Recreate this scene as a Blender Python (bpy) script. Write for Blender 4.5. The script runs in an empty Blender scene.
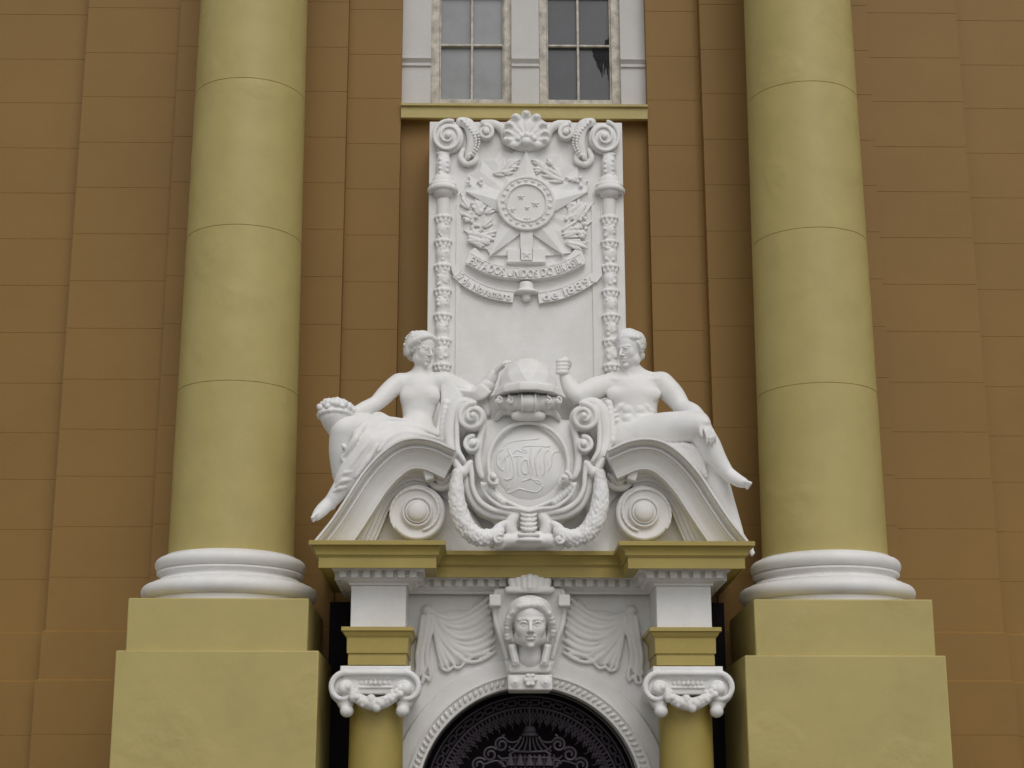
import bpy, bmesh, math, random
import numpy as np
from mathutils import Vector, Matrix, Euler
random.seed(7)
R = math.radians
scene = bpy.context.scene
COL = scene.collection

# ---------------------------------------------------------------- camera
FPX = 1700.0
SHX = 11.5
CAM = Vector((-0.5, -16.3, 1.6))
ROT = Euler((R(90 + 15.1), 0, R(-0.8)), 'XYZ')
cd = bpy.data.cameras.new('camera')
cam = bpy.data.objects.new('camera', cd)
COL.objects.link(cam)
cam.location = CAM
cam.rotation_euler = ROT
cd.sensor_width = 36.0
cd.lens = FPX * 36.0 / 1024.0
cd.clip_end = 3000
cd.shift_x = SHX / 1024.0
scene.camera = cam
# ---------------------------------------------------------------- light
SUN_EL, SUN_AZ = 50.0, 14.0        # azimuth: degrees to the right of straight behind the camera
w = bpy.data.worlds.new("World"); scene.world = w; w.use_nodes = True
nt = w.node_tree; nt.nodes.clear()
sky = nt.nodes.new('ShaderNodeTexSky'); sky.sky_type = 'NISHITA'; sky.sun_disc = False
sky.sun_elevation = R(SUN_EL); sky.sun_rotation = R(180 - SUN_AZ)
sky.air_density = 1.0; sky.dust_density = 3.0
hs = nt.nodes.new('ShaderNodeHueSaturation'); hs.inputs['Saturation'].default_value = 0.22
bg = nt.nodes.new('ShaderNodeBackground'); bg.inputs['Strength'].default_value = 0.14
wo = nt.nodes.new('ShaderNodeOutputWorld')
nt.links.new(sky.outputs[0], hs.inputs['Color']); nt.links.new(hs.outputs[0], bg.inputs['Color'])
nt.links.new(bg.outputs[0], wo.inputs['Surface'])
sl = bpy.data.lights.new('sun', 'SUN'); sl.energy = 0.6; sl.angle = R(40); sl.color = (1.0, 0.96, 0.92)
sun = bpy.data.objects.new('sun', sl); COL.objects.link(sun)
sd = Vector((math.sin(R(SUN_AZ)) * math.cos(R(SUN_EL)), -math.cos(R(SUN_AZ)) * math.cos(R(SUN_EL)), math.sin(R(SUN_EL))))
sun.rotation_euler = sd.to_track_quat('Z', 'Y').to_euler()
vs = scene.view_settings
vs.view_transform = 'Standard'; vs.look = 'None'; vs.gamma = 1.0; vs.use_curve_mapping = False
vs.exposure = -0.32

# ---------------------------------------------------------------- helpers
RM = np.array(ROT.to_matrix())
CAMN = np.array(CAM)
def P(px, py, Y):
    d = RM @ np.array([(px - 512 + SHX) / FPX, (384 - py) / FPX, -1.0])
    return CAMN + d * ((Y - CAMN[1]) / d[1])
def Z(py, Y, px=527): return float(P(px, py, Y)[2])
def X(px, py, Y): return float(P(px, py, Y)[0])
def PS(lst, Y): return [P(a[0], a[1], a[2] if len(a) > 2 else Y) for a in lst]
def HW(xl, xr, py, Y): return 0.5 * (X(xr, py, Y) - X(xl, py, Y))
AX = 0.0          # symmetry axis of the ornament being built
def mir(p): return np.array([2 * AX - p[0], p[1], p[2]])
def sym(p, sx): p[0] = AX + sx * abs(p[0] - AX); return p
def ctr0(p): p = np.array(p, float); p[0] = AX; return p

def mat(name, col, rough=0.55, bump=0.15, scale=40.0, var=0.06, big=0.0, bigscale=2.5, spec=0.4, metallic=0.0, tint=None, patch=0.0):
    m = bpy.data.materials.new(name); m.use_nodes = True
    t = m.node_tree; b = t.nodes['Principled BSDF']
    b.inputs['Roughness'].default_value = rough
    b.inputs['Metallic'].default_value = metallic
    b.inputs['Specular IOR Level'].default_value = spec
    tc = t.nodes.new('ShaderNodeTexCoord')
    n1 = t.nodes.new('ShaderNodeTexNoise'); n1.inputs['Scale'].default_value = bigscale * 0.6; n1.inputs['Detail'].default_value = 6
    n1.inputs['Roughness'].default_value = 0.65
    t.links.new(tc.outputs['Object'], n1.inputs['Vector'])
    mx = t.nodes.new('ShaderNodeMix'); mx.data_type = 'RGBA'
    c0 = [c * (1 - var) for c in col]; c1 = [min(1, c * (1 + var)) for c in col]
    if tint: c0 = [a * b_ for a, b_ in zip(c0, tint)]
    mx.inputs[6].default_value = (*c0, 1); mx.inputs[7].default_value = (*c1, 1)
    mr = t.nodes.new('ShaderNodeMapRange'); mr.inputs[1].default_value = 0.35; mr.inputs[2].default_value = 0.65
    t.links.new(n1.outputs[0], mr.inputs[0]); t.links.new(mr.outputs[0], mx.inputs[0])
    t.links.new(mx.outputs[2], b.inputs['Base Color'])
    n2 = t.nodes.new('ShaderNodeTexNoise'); n2.inputs['Scale'].default_value = scale; n2.inputs['Detail'].default_value = 5
    t.links.new(tc.outputs['Object'], n2.inputs['Vector'])
    bp = t.nodes.new('ShaderNodeBump'); bp.inputs['Strength'].default_value = bump; bp.inputs['Distance'].default_value = 0.01
    t.links.new(n2.outputs[0], bp.inputs['Height'])
    last = bp
    if big > 0:
        n3 = t.nodes.new('ShaderNodeTexNoise'); n3.inputs['Scale'].default_value = bigscale; n3.inputs['Detail'].default_value = 3
        t.links.new(tc.outputs['Object'], n3.inputs['Vector'])
        b3 = t.nodes.new('ShaderNodeBump'); b3.inputs['Strength'].default_value = big; b3.inputs['Distance'].default_value = 0.04
        t.links.new(n3.outputs[0], b3.inputs['Height']); t.links.new(bp.outputs[0], b3.inputs['Normal'])
        last = b3
    if patch > 0:      # trowelled repairs: local lumps in the render
        n4 = t.nodes.new('ShaderNodeTexNoise'); n4.inputs['Scale'].default_value = 1.5; n4.inputs['Detail'].default_value = 1
        n5 = t.nodes.new('ShaderNodeTexNoise'); n5.inputs['Scale'].default_value = 9.0; n5.inputs['Detail'].default_value = 4
        for q in (n4, n5): t.links.new(tc.outputs['Object'], q.inputs['Vector'])
        m4 = t.nodes.new('ShaderNodeMapRange'); m4.inputs[1].default_value = 0.57; m4.inputs[2].default_value = 0.64
        t.links.new(n4.outputs[0], m4.inputs[0])
        mu = t.nodes.new('ShaderNodeMath'); mu.operation = 'MULTIPLY'
        t.links.new(m4.outputs[0], mu.inputs[0]); t.links.new(n5.outputs[0], mu.inputs[1])
        b4 = t.nodes.new('ShaderNodeBump'); b4.inputs['Strength'].default_value = patch; b4.inputs['Distance'].default_value = 0.02
        t.links.new(mu.outputs[0], b4.inputs['Height']); t.links.new(last.outputs[0], b4.inputs['Normal']); last = b4
    t.links.new(last.outputs[0], b.inputs['Normal'])
    return m
M = {}
M['brown'] = mat('brown_wall_paint', (0.262, 0.146, 0.034), 0.6, 0.12, 35, 0.05, 0.10, 1.2)
M['olive'] = mat('olive_yellow_paint', (0.462, 0.380, 0.140), 0.45, 0.07, 55, 0.05, 0.20, 3.2, patch=0.38)
M['trim'] = mat('ochre_trim_paint', (0.40, 0.31, 0.085), 0.45, 0.15, 40, 0.08)
M['white'] = mat('white_plaster_paint', (0.80, 0.795, 0.785), 0.55, 0.18, 45, 0.04, bigscale=4, tint=(0.98, 0.96, 0.93))
M['pier'] = mat('shaded_pier_white', (0.60, 0.585, 0.56), 0.6, 0.25, 40, 0.05)  # greyer white: the shade of the window recess is put into the colour
M['stat'] = mat('white_sculpture_paint', (0.83, 0.825, 0.815), 0.5, 0.12, 60, 0.03, bigscale=5, tint=(0.98, 0.965, 0.94))
M['frame'] = mat('worn_window_wood', (0.56, 0.52, 0.45), 0.7, 0.6, 60, 0.30, bigscale=14)
M['grille'] = mat('wrought_iron', (0.060, 0.050, 0.062), 0.5, 0.2, 50, 0.1)
M['dark'] = mat('dark_interior', (0.012, 0.008, 0.012), 0.9, 0.1, 20, 0.1)  # near-black of the doorway, also the painted shade beside the portal
M['film'] = mat('torn_black_film', (0.01, 0.01, 0.012), 0.6, 0.2, 20, 0.1)
M['paveg'] = mat('stone_paving', (0.22, 0.21, 0.195), 0.8, 0.4, 8, 0.15, bigscale=1.0)
def glass(name, col, rough):
    m = mat(name, col, rough, 0.03, 12, 0.12, bigscale=3, spec=0.6)
    return m
M['gl'] = glass('frosted_pane', (0.27, 0.28, 0.285), 0.25)
M['gr'] = glass('dark_pane', (0.075, 0.078, 0.085), 0.18)

def tag(o, label=None, cat=None, group=None, kind=None):
    if label: o['label'] = label
    if cat: o['category'] = cat
    if group: o['group'] = group
    if kind: o['kind'] = kind
    return o
def empty(name, loc, label, cat, group=None):
    o = bpy.data.objects.new(name, None); COL.objects.link(o); o.location = loc
    o.empty_display_size = 0.2
    return tag(o, label, cat, group)
def link(name, me, m, parent=None, sharp=None, smooth=False):
    o = bpy.data.objects.new(name, me); COL.objects.link(o)
    me.materials.append(m)
    if smooth or sharp is not None:
        me.polygons.foreach_set('use_smooth', [True] * len(me.polygons))
        if sharp is not None: me.set_sharp_from_angle(angle=R(sharp))
    if parent:
        o.parent = parent
        o.matrix_parent_inverse = Matrix.Translation(parent.location).inverted()
    return o
def bmo(name, bm, m, parent=None, sharp=30, bevel=0.0):
    bmesh.ops.recalc_face_normals(bm, faces=bm.faces)
    me = bpy.data.meshes.new(name); bm.to_mesh(me); bm.free()
    o = link(name, me, m, parent, sharp=sharp)
    if bevel > 0:
        md = o.modifiers.new('bevel', 'BEVEL'); md.width = bevel; md.segments = 2; md.limit_method = 'ANGLE'; md.angle_limit = R(40)
        md.harden_normals = False
    return o
def box(bm, lo, hi):
    v = [bm.verts.new((x, y, z)) for x in (lo[0], hi[0]) for y in (lo[1], hi[1]) for z in (lo[2], hi[2])]
    for f in ((0, 1, 3, 2), (4, 6, 7, 5), (0, 4, 5, 1), (2, 3, 7, 6), (0, 2, 6, 4), (1, 5, 7, 3)):
        bm.faces.new([v[i] for i in f])
def sweep_plan(bm, path, prof, caps=False):
    """profile (out, z) swept along plan path (x, y), outward to the path's right hand"""
    n = len(path); rows = []
    for i, p in enumerate(path):
        def nrm(a, b):
            dx, dy = b[0] - a[0], b[1] - a[1]; l = math.hypot(dx, dy); return (dy / l, -dx / l)
        n1 = nrm(path[i - 1], p) if i > 0 else nrm(p, path[i + 1])
        n2 = nrm(p, path[i + 1]) if i < n - 1 else n1
        if i == 0: n1 = n2
        den = 1 + n1[0] * n2[0] + n1[1] * n2[1]
        m = ((n1[0] + n2[0]) / den, (n1[1] + n2[1]) / den)
        rows.append([bm.verts.new((p[0] + m[0] * o, p[1] + m[1] * o, z)) for o, z in prof])
    for i in range(n - 1):
        for j in range(len(prof) - 1):
            bm.faces.new((rows[i][j], rows[i + 1][j], rows[i + 1][j + 1], rows[i][j + 1]))
    if caps:
        bm.faces.new(rows[0]); bm.faces.new(rows[-1][::-1])
    return rows
def lathe(bm, c, prof, n=64, a0=0, a1=360, axis='z'):
    full = abs(a1 - a0) >= 360; rows = []
    for i in range(n if full else n + 1):
        a = R(a0 + (a1 - a0) * i / n)
        if axis == 'z': rows.append([bm.verts.new((c[0] + r * math.cos(a), c[1] + r * math.sin(a), z)) for r, z in prof])
        else: rows.append([bm.verts.new((c[0] + r * math.cos(a), c[1] + z, c[2] + r * math.sin(a))) for r, z in prof])
    m = len(rows)
    for i in range(m if full else m - 1):
        a, b = rows[i], rows[(i + 1) % m]
        for j in range(len(prof) - 1): bm.faces.new((a[j], b[j], b[j + 1], a[j + 1]))
def spline(pts, n=8):
    pts = [np.array(p, float) for p in pts]
    q = [2 * pts[0] - pts[1]] + pts + [2 * pts[-1] - pts[-2]]
    out = []
    for i in range(1, len(q) - 2):
        for k in range(n):
            t = k / n
            a, b, c, d = q[i - 1], q[i], q[i + 1], q[i + 2]
            out.append(0.5 * (2 * b + (c - a) * t + (2 * a - 5 * b + 4 * c - d) * t * t + (3 * b - a - 3 * c + d) * t ** 3))
    out.append(pts[-1]); return out
def tube(bm, pts, r, n=6, closed=False):
    pts = [Vector(p) for p in pts]; rows = []; L = len(pts)
    for i, p in enumerate(pts):
        a = pts[i - 1] if (i > 0 or closed) else p
        b = pts[(i + 1) % L] if (i < L - 1 or closed) else p
        t = (b - a).normalized()
        u = t.cross(Vector((0, 1, 0)))
        if u.length < 0.05: u = t.cross(Vector((1, 0, 0)))
        u.normalize(); v = u.cross(t)
        rr = r[i] if isinstance(r, (list, tuple)) else r
        rows.append([bm.verts.new(p + (u * math.cos(2 * math.pi * k / n) + v * math.sin(2 * math.pi * k / n)) * rr) for k in range(n)])
    for i in range(L if closed else L - 1):
        a, b = rows[i], rows[(i + 1) % L]
        for k in range(n): bm.faces.new((a[k], a[(k + 1) % n], b[(k + 1) % n], b[k]))
    if not closed:
        bm.faces.new(rows[0]); bm.faces.new(rows[-1][::-1])

# ---------------------------------------------------------------- sculpting by distance fields
def rot(ax=0, ay=0, az=0): return np.array(Euler((R(ax), R(ay), R(az)), 'XYZ').to_matrix())
class Sculpt:
    def __init__(s): s.ops = []; s.f = (np.zeros(3), 1.0, np.eye(3))
    def frame(s, c=(0, 0, 0), sc=1.0, Rm=None): s.f = (np.array(c, float), sc, np.eye(3) if Rm is None else Rm)
    def _p(s, p): return s.f[0] + s.f[2] @ (np.array(p, float) * s.f[1])
    def ell(s, c, r, k=0.02, Rm=None, op=1):
        Rt = s.f[2] if Rm is None else s.f[2] @ Rm
        if not hasattr(r, '__len__'): r = (r, r, r)
        r = np.array(r, float) * s.f[1]
        s.ops.append(('e', s._p(c), r, Rt, k * (s.f[1] if s.f[1] != 1 else 1), op, s._p(c) - r.max(), s._p(c) + r.max()))
    def cone(s, a, b, ra, rb=None, k=0.02, op=1):
        rb = ra if rb is None else rb
        a = s._p(a); b = s._p(b); ra *= s.f[1]; rb *= s.f[1]; m = max(ra, rb)
        s.ops.append(('c', a, b, (ra, rb), k * (s.f[1] if s.f[1] != 1 else 1), op, np.minimum(a, b) - m, np.maximum(a, b) + m))
    def tube(s, pts, r, k=0.02, n=6, sm=True, op=1):
        if sm and len(pts) > 2: q = spline(pts, n)
        else: q = [np.array(p, float) for p in pts]
        if not hasattr(r, '__len__'): r = [r] * len(pts)
        rs = np.interp(np.linspace(0, len(pts) - 1, len(q)), range(len(pts)), r)
        for i in range(len(q) - 1): s.cone(q[i], q[i + 1], rs[i], rs[i + 1], k, op)
    def box(s, c, h, k=0.01, Rm=None, rd=0.01, op=1):
        Rt = s.f[2] if Rm is None else s.f[2] @ Rm
        h = np.array(h, float) * s.f[1]; m = np.linalg.norm(h)
        s.ops.append(('b', s._p(c), h, Rt, rd * s.f[1], k * (s.f[1] if s.f[1] != 1 else 1), op, s._p(c) - m, s._p(c) + m))
    def field(s, h):
        add = [o for o in s.ops if o[-3] == 1]
        lo = np.min([o[-2] for o in add], 0) - 4 * h; hi = np.max([o[-1] for o in add], 0) + 4 * h
        n = np.ceil((hi - lo) / h).astype(int) + 1
        F = np.full(n, 9.0, np.float32)
        ax = [lo[i] + h * np.arange(n[i], dtype=np.float32) for i in range(3)]
        for o in s.ops:
            k = max(o[-4], 1e-4); m = k + 3 * h
            i0 = np.clip(np.floor((o[-2] - m - lo) / h).astype(int), 0, n - 1); i1 = np.clip(np.ceil((o[-1] + m - lo) / h).astype(int) + 1, 1, n)
            if np.any(i1 <= i0): continue
            sl = tuple(slice(i0[i], i1[i]) for i in range(3))
            x = ax[0][sl[0]][:, None, None]; y = ax[1][sl[1]][None, :, None]; z = ax[2][sl[2]][None, None, :]
            if o[0] == 'c':
                a, b, (ra, rb) = o[1], o[2], o[3]; ba = b - a; bb = max(float(ba @ ba), 1e-9)
                px, py, pz = x - a[0], y - a[1], z - a[2]
                t = np.clip((px * ba[0] + py * ba[1] + pz * ba[2]) / bb, 0, 1)
                d = np.sqrt((px - t * ba[0]) ** 2 + (py - t * ba[1]) ** 2 + (pz - t * ba[2]) ** 2) - (ra + (rb - ra) * t)
            else:
                c, r, Rt = o[1], o[2], o[3]; px, py, pz = x - c[0], y - c[1], z - c[2]
                q = [px * Rt[0, i] + py * Rt[1, i] + pz * Rt[2, i] for i in range(3)]
                if o[0] == 'e':
                    k0 = np.sqrt((q[0] / r[0]) ** 2 + (q[1] / r[1]) ** 2 + (q[2] / r[2]) ** 2)
                    k1 = np.sqrt((q[0] / r[0] ** 2) ** 2 + (q[1] / r[1] ** 2) ** 2 + (q[2] / r[2] ** 2) ** 2)
                    d = k0 * (k0 - 1) / np.maximum(k1, 1e-6)
                else:
                    rd = o[4]; e = [np.abs(q[i]) - (r[i] - rd) for i in range(3)]
                    d = np.sqrt(sum(np.maximum(v, 0) ** 2 for v in e)) + np.minimum(np.maximum(np.maximum(e[0], e[1]), e[2]), 0) - rd
            f = F[sl]
            if o[-3] == 1:
                g = np.clip(0.5 + 0.5 * (f - d) / k, 0, 1); F[sl] = f + (d - f) * g - k * g * (1 - g)
            else:
                d = -d; g = np.clip(0.5 - 0.5 * (f - d) / k, 0, 1); F[sl] = f + (d - f) * g + k * g * (1 - g)
        return F, lo
    def build(s, name, m, parent=None, h=0.01):
        F, lo = s.field(h)
        np.clip(F, -3 * h, 3 * h, out=F)
        S = F < 0
        c = np.zeros(np.array(S.shape) - 1, np.uint8)
        for i in (0, 1):
            for j in (0, 1):
                for k in (0, 1): c += S[i:S.shape[0] - 1 + i, j:S.shape[1] - 1 + j, k:S.shape[2] - 1 + k]
        idx = np.argwhere((c > 0) & (c < 8)); ids = np.full(c.shape, -1, np.int32); ids[tuple(idx.T)] = np.arange(len(idx))
        acc = np.zeros((len(idx), 3)); cnt = np.zeros(len(idx))
        cor = [(i, j, k) for i in (0, 1) for j in (0, 1) for k in (0, 1)]
        for a in cor:
            for d in range(3):
                if a[d]: continue
                b = list(a); b[d] = 1
                fa = F[tuple((idx + a).T)]; fb = F[tuple((idx + b).T)]
                cr = (fa < 0) != (fb < 0); t = np.where(cr, fa / np.where(cr, fa - fb, 1), 0)
                pos = np.repeat(np.array(a, float)[None], len(idx), 0); pos[:, d] += t
                acc[cr] += pos[cr]; cnt[cr] += 1
        V = lo + h * (idx + acc / cnt[:, None])
        Q = []
        for d in range(3):
            e, g = (d + 1) % 3, (d + 2) % 3
            s0 = [slice(None)] * 3; s1 = [slice(None)] * 3; s0[d] = slice(0, -1); s1[d] = slice(1, None)
            A, B = S[tuple(s0)], S[tuple(s1)]; ed = np.argwhere(A != B)
            ed = ed[(ed[:, e] > 0) & (ed[:, g] > 0) & (ed[:, e] < S.shape[e] - 1) & (ed[:, g] < S.shape[g] - 1)]
            inside = A[tuple(ed.T)]
            de = np.zeros(3, int); de[e] = 1; dg = np.zeros(3, int); dg[g] = 1
            q = np.stack([ids[tuple((ed - de - dg).T)], ids[tuple((ed - dg).T)], ids[tuple(ed.T)], ids[tuple((ed - de).T)]], 1)
            q[~inside] = q[~inside][:, ::-1]; Q.append(q)
        Q = np.concatenate(Q); me = bpy.data.meshes.new(name)
        me.vertices.add(len(V)); me.vertices.foreach_set('co', V.astype(np.float32).ravel())
        me.loops.add(Q.size); me.loops.foreach_set('vertex_index', Q.astype(np.int32).ravel())
        me.polygons.add(len(Q)); me.polygons.foreach_set('loop_start', np.arange(0, Q.size, 4, dtype=np.int32))
        me.update(calc_edges=True); me.validate()
        return link(name, me, m, parent, smooth=True)
    def volute(s, c, Rr, turns=1.6, d=1, a0=90, tr=0.03, bulge=0.04, k=0.006, boss=0.28, disc=True, flat=1.0):
        """spiral in the XZ plane seen from -Y; d=1 winds clockwise on screen"""
        c = np.array(c, float); n = int(26 * turns); prev = None
        if disc: s.ell(c + [0, 0.02, 0], (Rr * 0.97, 0.05 + bulge * 0.5, Rr * 0.97 * flat), k)
        for i in range(n + 1):
            t = i / n; a = R(a0) - d * 2 * math.pi * turns * t; r = Rr * (1 - 0.80 * t)
            p = c + np.array([r * math.cos(a), -0.035 - bulge * t, r * math.sin(a) * flat]); q = tr * (1 - 0.45 * t)
            if prev is not None: s.cone(prev[0], p, prev[1], q, k)
            prev = (p, q)
        s.ell(c + [0, -0.03 - bulge, 0], Rr * boss, k)

def head(S, c, sc, Rm, male=True):
    S.frame(c, sc, Rm)
    S.ell((0, .06, .14), (.35, .43, .36), .05)
    S.ell((0, -.08, -.1), (.27, .29, .38), .08)
    S.ell((0, -.15, -.31), (.19 if male else .18, .17, .14), .1)
    S.ell((0, -.31, -.42), (.085 if male else .065, .07, .06), .06)
    for x in (-1, 1):
        S.ell((x * .15, -.24, -.1), (.1, .09, .12), .08)
        S.ell((x * .23, -.05, -.3), (.05, .12, .09), .1)
        S.cone((x * .05, -.365, .075), (x * .21, -.29, .07), .038 if male else .026, .02, .05)
        S.ell((x * .125, -.40, .0), (.088, .085, .058), .045, op=-1)
        S.ell((x * .125, -.292, .0), (.062, .055, .05), .012)
        S.tube([(x * .06, -.35, .0), (x * .12, -.368, .036), (x * .19, -.31, .005)], .014, .012)
        S.tube([(x * .07, -.345, -.02), (x * .125, -.345, -.04), (x * .185, -.305, -.012)], .011, .012)
        S.ell((x * .045, -.41, -.15), (.034, .04, .026), .02)
        S.ell((x * .31, .06, -.03), (.035, .07, .115), .03, rot(0, x * -8, x * 15))
    S.cone((0, -.36, .06), (0, -.47, -.125), .03, .043, .04)
    S.ell((0, -.365, -.235), (.098, .045, .026), .02)
    S.ell((0, -.362, -.292), (.078, .048, .030), .02)
    S.cone((-.09, -.415, -.264), (.09, -.415, -.264), .016, .016, .010, op=-1)
    S.cone((0, -.42, -.19), (0, -.43, -.215), .012, .012, .02, op=-1)
    S.frame()
def hand(S, wrist, d, up, size, curl=25, thumb=1, spread=.06):
    """palm then five fingers; d finger direction, up back of the hand"""
    wrist = np.array(wrist, float); d = np.array(d, float); d /= np.linalg.norm(d); up = np.array(up, float)
    up -= d * (up @ d); up /= np.linalg.norm(up); lat = np.cross(up, d)
    F = np.stack([d, lat, up], 1)
    S.frame(wrist, size, F)
    S.ell((.42, 0, 0), (.52, .40, .16), .12); S.ell((.62, 0, .02), (.34, .42, .14), .08)
    for i, L in enumerate((.72, .9, .98, .86)):
        y = (1.5 - i) * .22 * thumb * -1
        p = np.array([.88, y, .02]); a = R(curl * .5); pts = [p - [.15, 0, 0], p]
        for j, l in enumerate((.42, .32, .24)):
            p = p + np.array([math.cos(a), (1.5 - i) * -spread * thumb, -math.sin(a)]) * l * L; a += R(curl); pts.append(p)
        S.tube(pts, [.115, .115, .105, .095, .075], .03, 4, sm=False)
    th = thumb
    S.tube([(.12, .25 * th, -.05), (.45, .5 * th, -.12), (.75, .6 * th, -.2), (.98, .55 * th, -.28)], [.15, .13, .11, .08], .06, 4)
    S.frame()

# ================================================================ SETTING
bm = bmesh.new(); s = 900
for a in range(-6, 6):
    for b in range(-6, 6):
        x0, x1 = a * s / 6, (a + 1) * s / 6; y0, y1 = b * s / 6, (b + 1) * s / 6
        bm.faces.new([bm.verts.new(v) for v in ((x0, y0, 0), (x1, y0, 0), (x1, y1, 0), (x0, y1, 0))])
bmesh.ops.remove_doubles(bm, verts=bm.verts, dist=0.001)
tag(bmo('ground', bm, M['paveg']), kind='structure')

YW, YP, YO, YR = 0.85, 0.68, 1.02, 1.10      # wall planes: strip, pilaster, outer, recess
bld = empty('public_building', (0, YO, 0), 'brown painted classical facade with coursed joints and tall window behind the columns', 'building')
xo = HW(88, 955, 8, YW); xp1 = HW(183.5, 868.5, 8, YP); xp0 = HW(348.5, 701, 46, YP); xr = HW(402.5, 648.5, 90, YW)
zj = [Z(y, YW, 130) for y in (8, 53, 97, 142.5, 187.8, 234, 281, 328.5, 379.5, 429.5, 476.5, 527, 577.5)]
st = (zj[1] - zj[9]) / 8
zs = [Z(631.5, YW, 130), Z(680.5, YW, 130)]
allz = [zs[1] - st * i for i in range(1, 9) if zs[1] - st * i > 0.1][::-1]
allz += [zs[1], zs[0]] + zj[::-1] + [zj[0] + st * i for i in range(1, 9)]
ZT = allz[-1] + 0.3
prof = [(.06, 0)]
def off(z): return .055 if z < zs[1] - .01 else (.028 if z < zs[0] - .01 else 0.0)
for z in allz:
    if abs(z - zs[0]) < .01: prof += [(.028, z - .006), (0, z + .012)]
    elif abs(z - zs[1]) < .01: prof += [(.055, z - .006), (.028, z + .012)]
    else: o = off(z); prof += [(o, z - .004), (o - .003, z - .001), (o - .003, z + .001), (o, z + .004)]
prof.append((0, ZT))
for sg, nm in ((-1, 'l'), (1, 'r')):
    bm = bmesh.new()
    path = [(-9, YO), (-xo, YO), (-xo, YW), (-xp1, YW), (-xp1, YP), (-xp0, YP), (-xp0, YW), (-xr, YW), (-xr, YR + .02)]
    if sg > 0: path = [(-x, y) for x, y in path][::-1]
    sweep_plan(bm, path, prof)
    bmo('coursed_wall', bm, M['brown'], bld, sharp=35)
# recess panel, sill, window
zsill0, zsill1 = Z(115.5, YW - .06), Z(104.5, YW - .06)
bm = bmesh.new(); box(bm, (-xr + .001, YR - .12, 0), (xr + .1, YR + .3, zsill0 + .02))
bmo('recessed_panel', bm, M['brown'], bld)
bm = bmesh.new(); box(bm, (-xr + .002, YW - .03, zsill0 - .02), (xr - .002, YW + .02, zsill1 - .018))
box(bm, (-xr + .002, YW - .06, zsill1 - .018), (xr - .002, YR + .2, zsill1 + .012))
sl_ = bmo('window_sill', bm, M['olive'], bld, bevel=.004)
bm = bmesh.new(); box(bm, (-xr + .002, YW + .021, zsill0 - .0), (xr - .002, YR + .2, zsill1 - .02)); bmo('sill_soffit', bm, M['brown'], bld)
YB = 1.0
bm = bmesh.new(); zt = ZT
def XB(px): return X(px, 60, YB)
pf = [(0, zsill1 - .01), (0, Z(67.5, YB)), (.022, Z(67, YB)), (.022, Z(64.5, YB)), (.006, Z(64, YB)), (.045, Z(60.5, YB)), (.045, Z(59.5, YB)), (0, Z(58.8, YB)), (0, zt)]
for a, b in ((402.0, 431), (511.5, 539), (620.5, 650)):
    sweep_plan(bm, [(XB(a), YB), (XB(b), YB)], pf, caps=False); box(bm, (XB(a) + .002, YB + .004, zsill1 - .01), (XB(b) - .002, YB + .3, zt))
bmo('window_pier', bm, M['pier'], bld, bevel=.002)
def window(x0, x1, mx, py, fl, fr, glassm, film):
    YG = 1.10
    z0 = Z(103.5, YG); z1 = zt - .5
    xa, xb = X(x0, 60, YG), X(x1, 60, YG)
    ga, gb = X(fl, 60, YG), X(fr, 60, YG); zb = Z(101, YG)
    bm = bmesh.new()
    box(bm, (xa, YG - .04, z0 - .1), (ga, YG + .06, z1)); box(bm, (gb, YG - .04, z0 - .1), (xb, YG + .06, z1))
    box(bm, (ga, YG - .04, z0 - .1), (gb, YG + .06, zb))
    # inner rebate strips
    box(bm, (ga, YG - .015, zb), (ga + .018, YG + .04, z1)); box(bm, (gb - .018, YG - .015, zb), (gb, YG + .04, z1))
    wf = bmo('window_frame', bm, M['frame'], bld, bevel=.004)
    bm = bmesh.new(); mxx = X(mx, 60, YG)
    box(bm, (mxx - .013, YG - .02, zb), (mxx + .013, YG + .03, z1))
    zz = Z(py, YG); k = 0
    dz = 0.62
    while zz < z1:
        box(bm, (ga + .018, YG - .017, zz - .011), (gb - .018, YG + .027, zz + .011)); zz += dz
    bmo('muntin', bm, M['frame'], wf, bevel=.003)
    bm = bmesh.new(); box(bm, (ga - .01, YG + .035, zb - .02), (gb + .01, YG + .05, z1)); bmo('pane', bm, glassm, wf)
    if film:
        bm = bmesh.new()
        for i in range(26):
            t = i / 25; xx = X(594 + 16 * t, 80, YG); top = Z(47 - 1 * t, YG); ln = Z(47, YG) - Z(47 + random.uniform(15, 40) * (0.5 + t * .7) , YG)
            pts = [(xx, YG + .031 - .0003 * (i % 3), top)]
            for j in range(1, 6): pts.append((xx + random.uniform(-.012, .012) + .004 * j, YG + .031 - .0003 * (i % 3), top - min(ln, .50) * j / 5))
            tube(bm, pts, [.012, .013, .010, .010, .006, .002], 5)
        for i in range(9):
            xx = X(611 - i * .45, 40, YG) - .02; zb2 = Z(45, YG)
            tube(bm, [(xx, YG + .031, zb2), (xx + .006, YG + .031, zb2 + .08), (xx + .012, YG + .03, zb2 + .17 - i * .016)], [.012, .009, .002], 5)
        bmo('torn_film', bm, M['film'], wf)
window(431, 512, 472, 46, 439.5, 504, M['gl'], False)
window(539, 621, 578, 46, 546.5, 611, M['gr'], True)
# back of the building so that it is solid
bm = bmesh.new(); box(bm, (-9, 1.6, 0), (9, 6, ZT)); bmo('building_body', bm, M['brown'], bld)
bm = bmesh.new()
sweep_plan(bm, [(-9, 1.3), (-9, YO), (-xo, YO), (-xo, YW), (xo, YW), (xo, YO), (9, YO), (9, 1.3)],
           [(0, ZT - .01), (.15, ZT), (.15, ZT + .2), (.4, ZT + .35), (.4, ZT + .5), (-.4, ZT + .55)])
bmo('upper_cornice', bm, M['olive'], bld)

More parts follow.
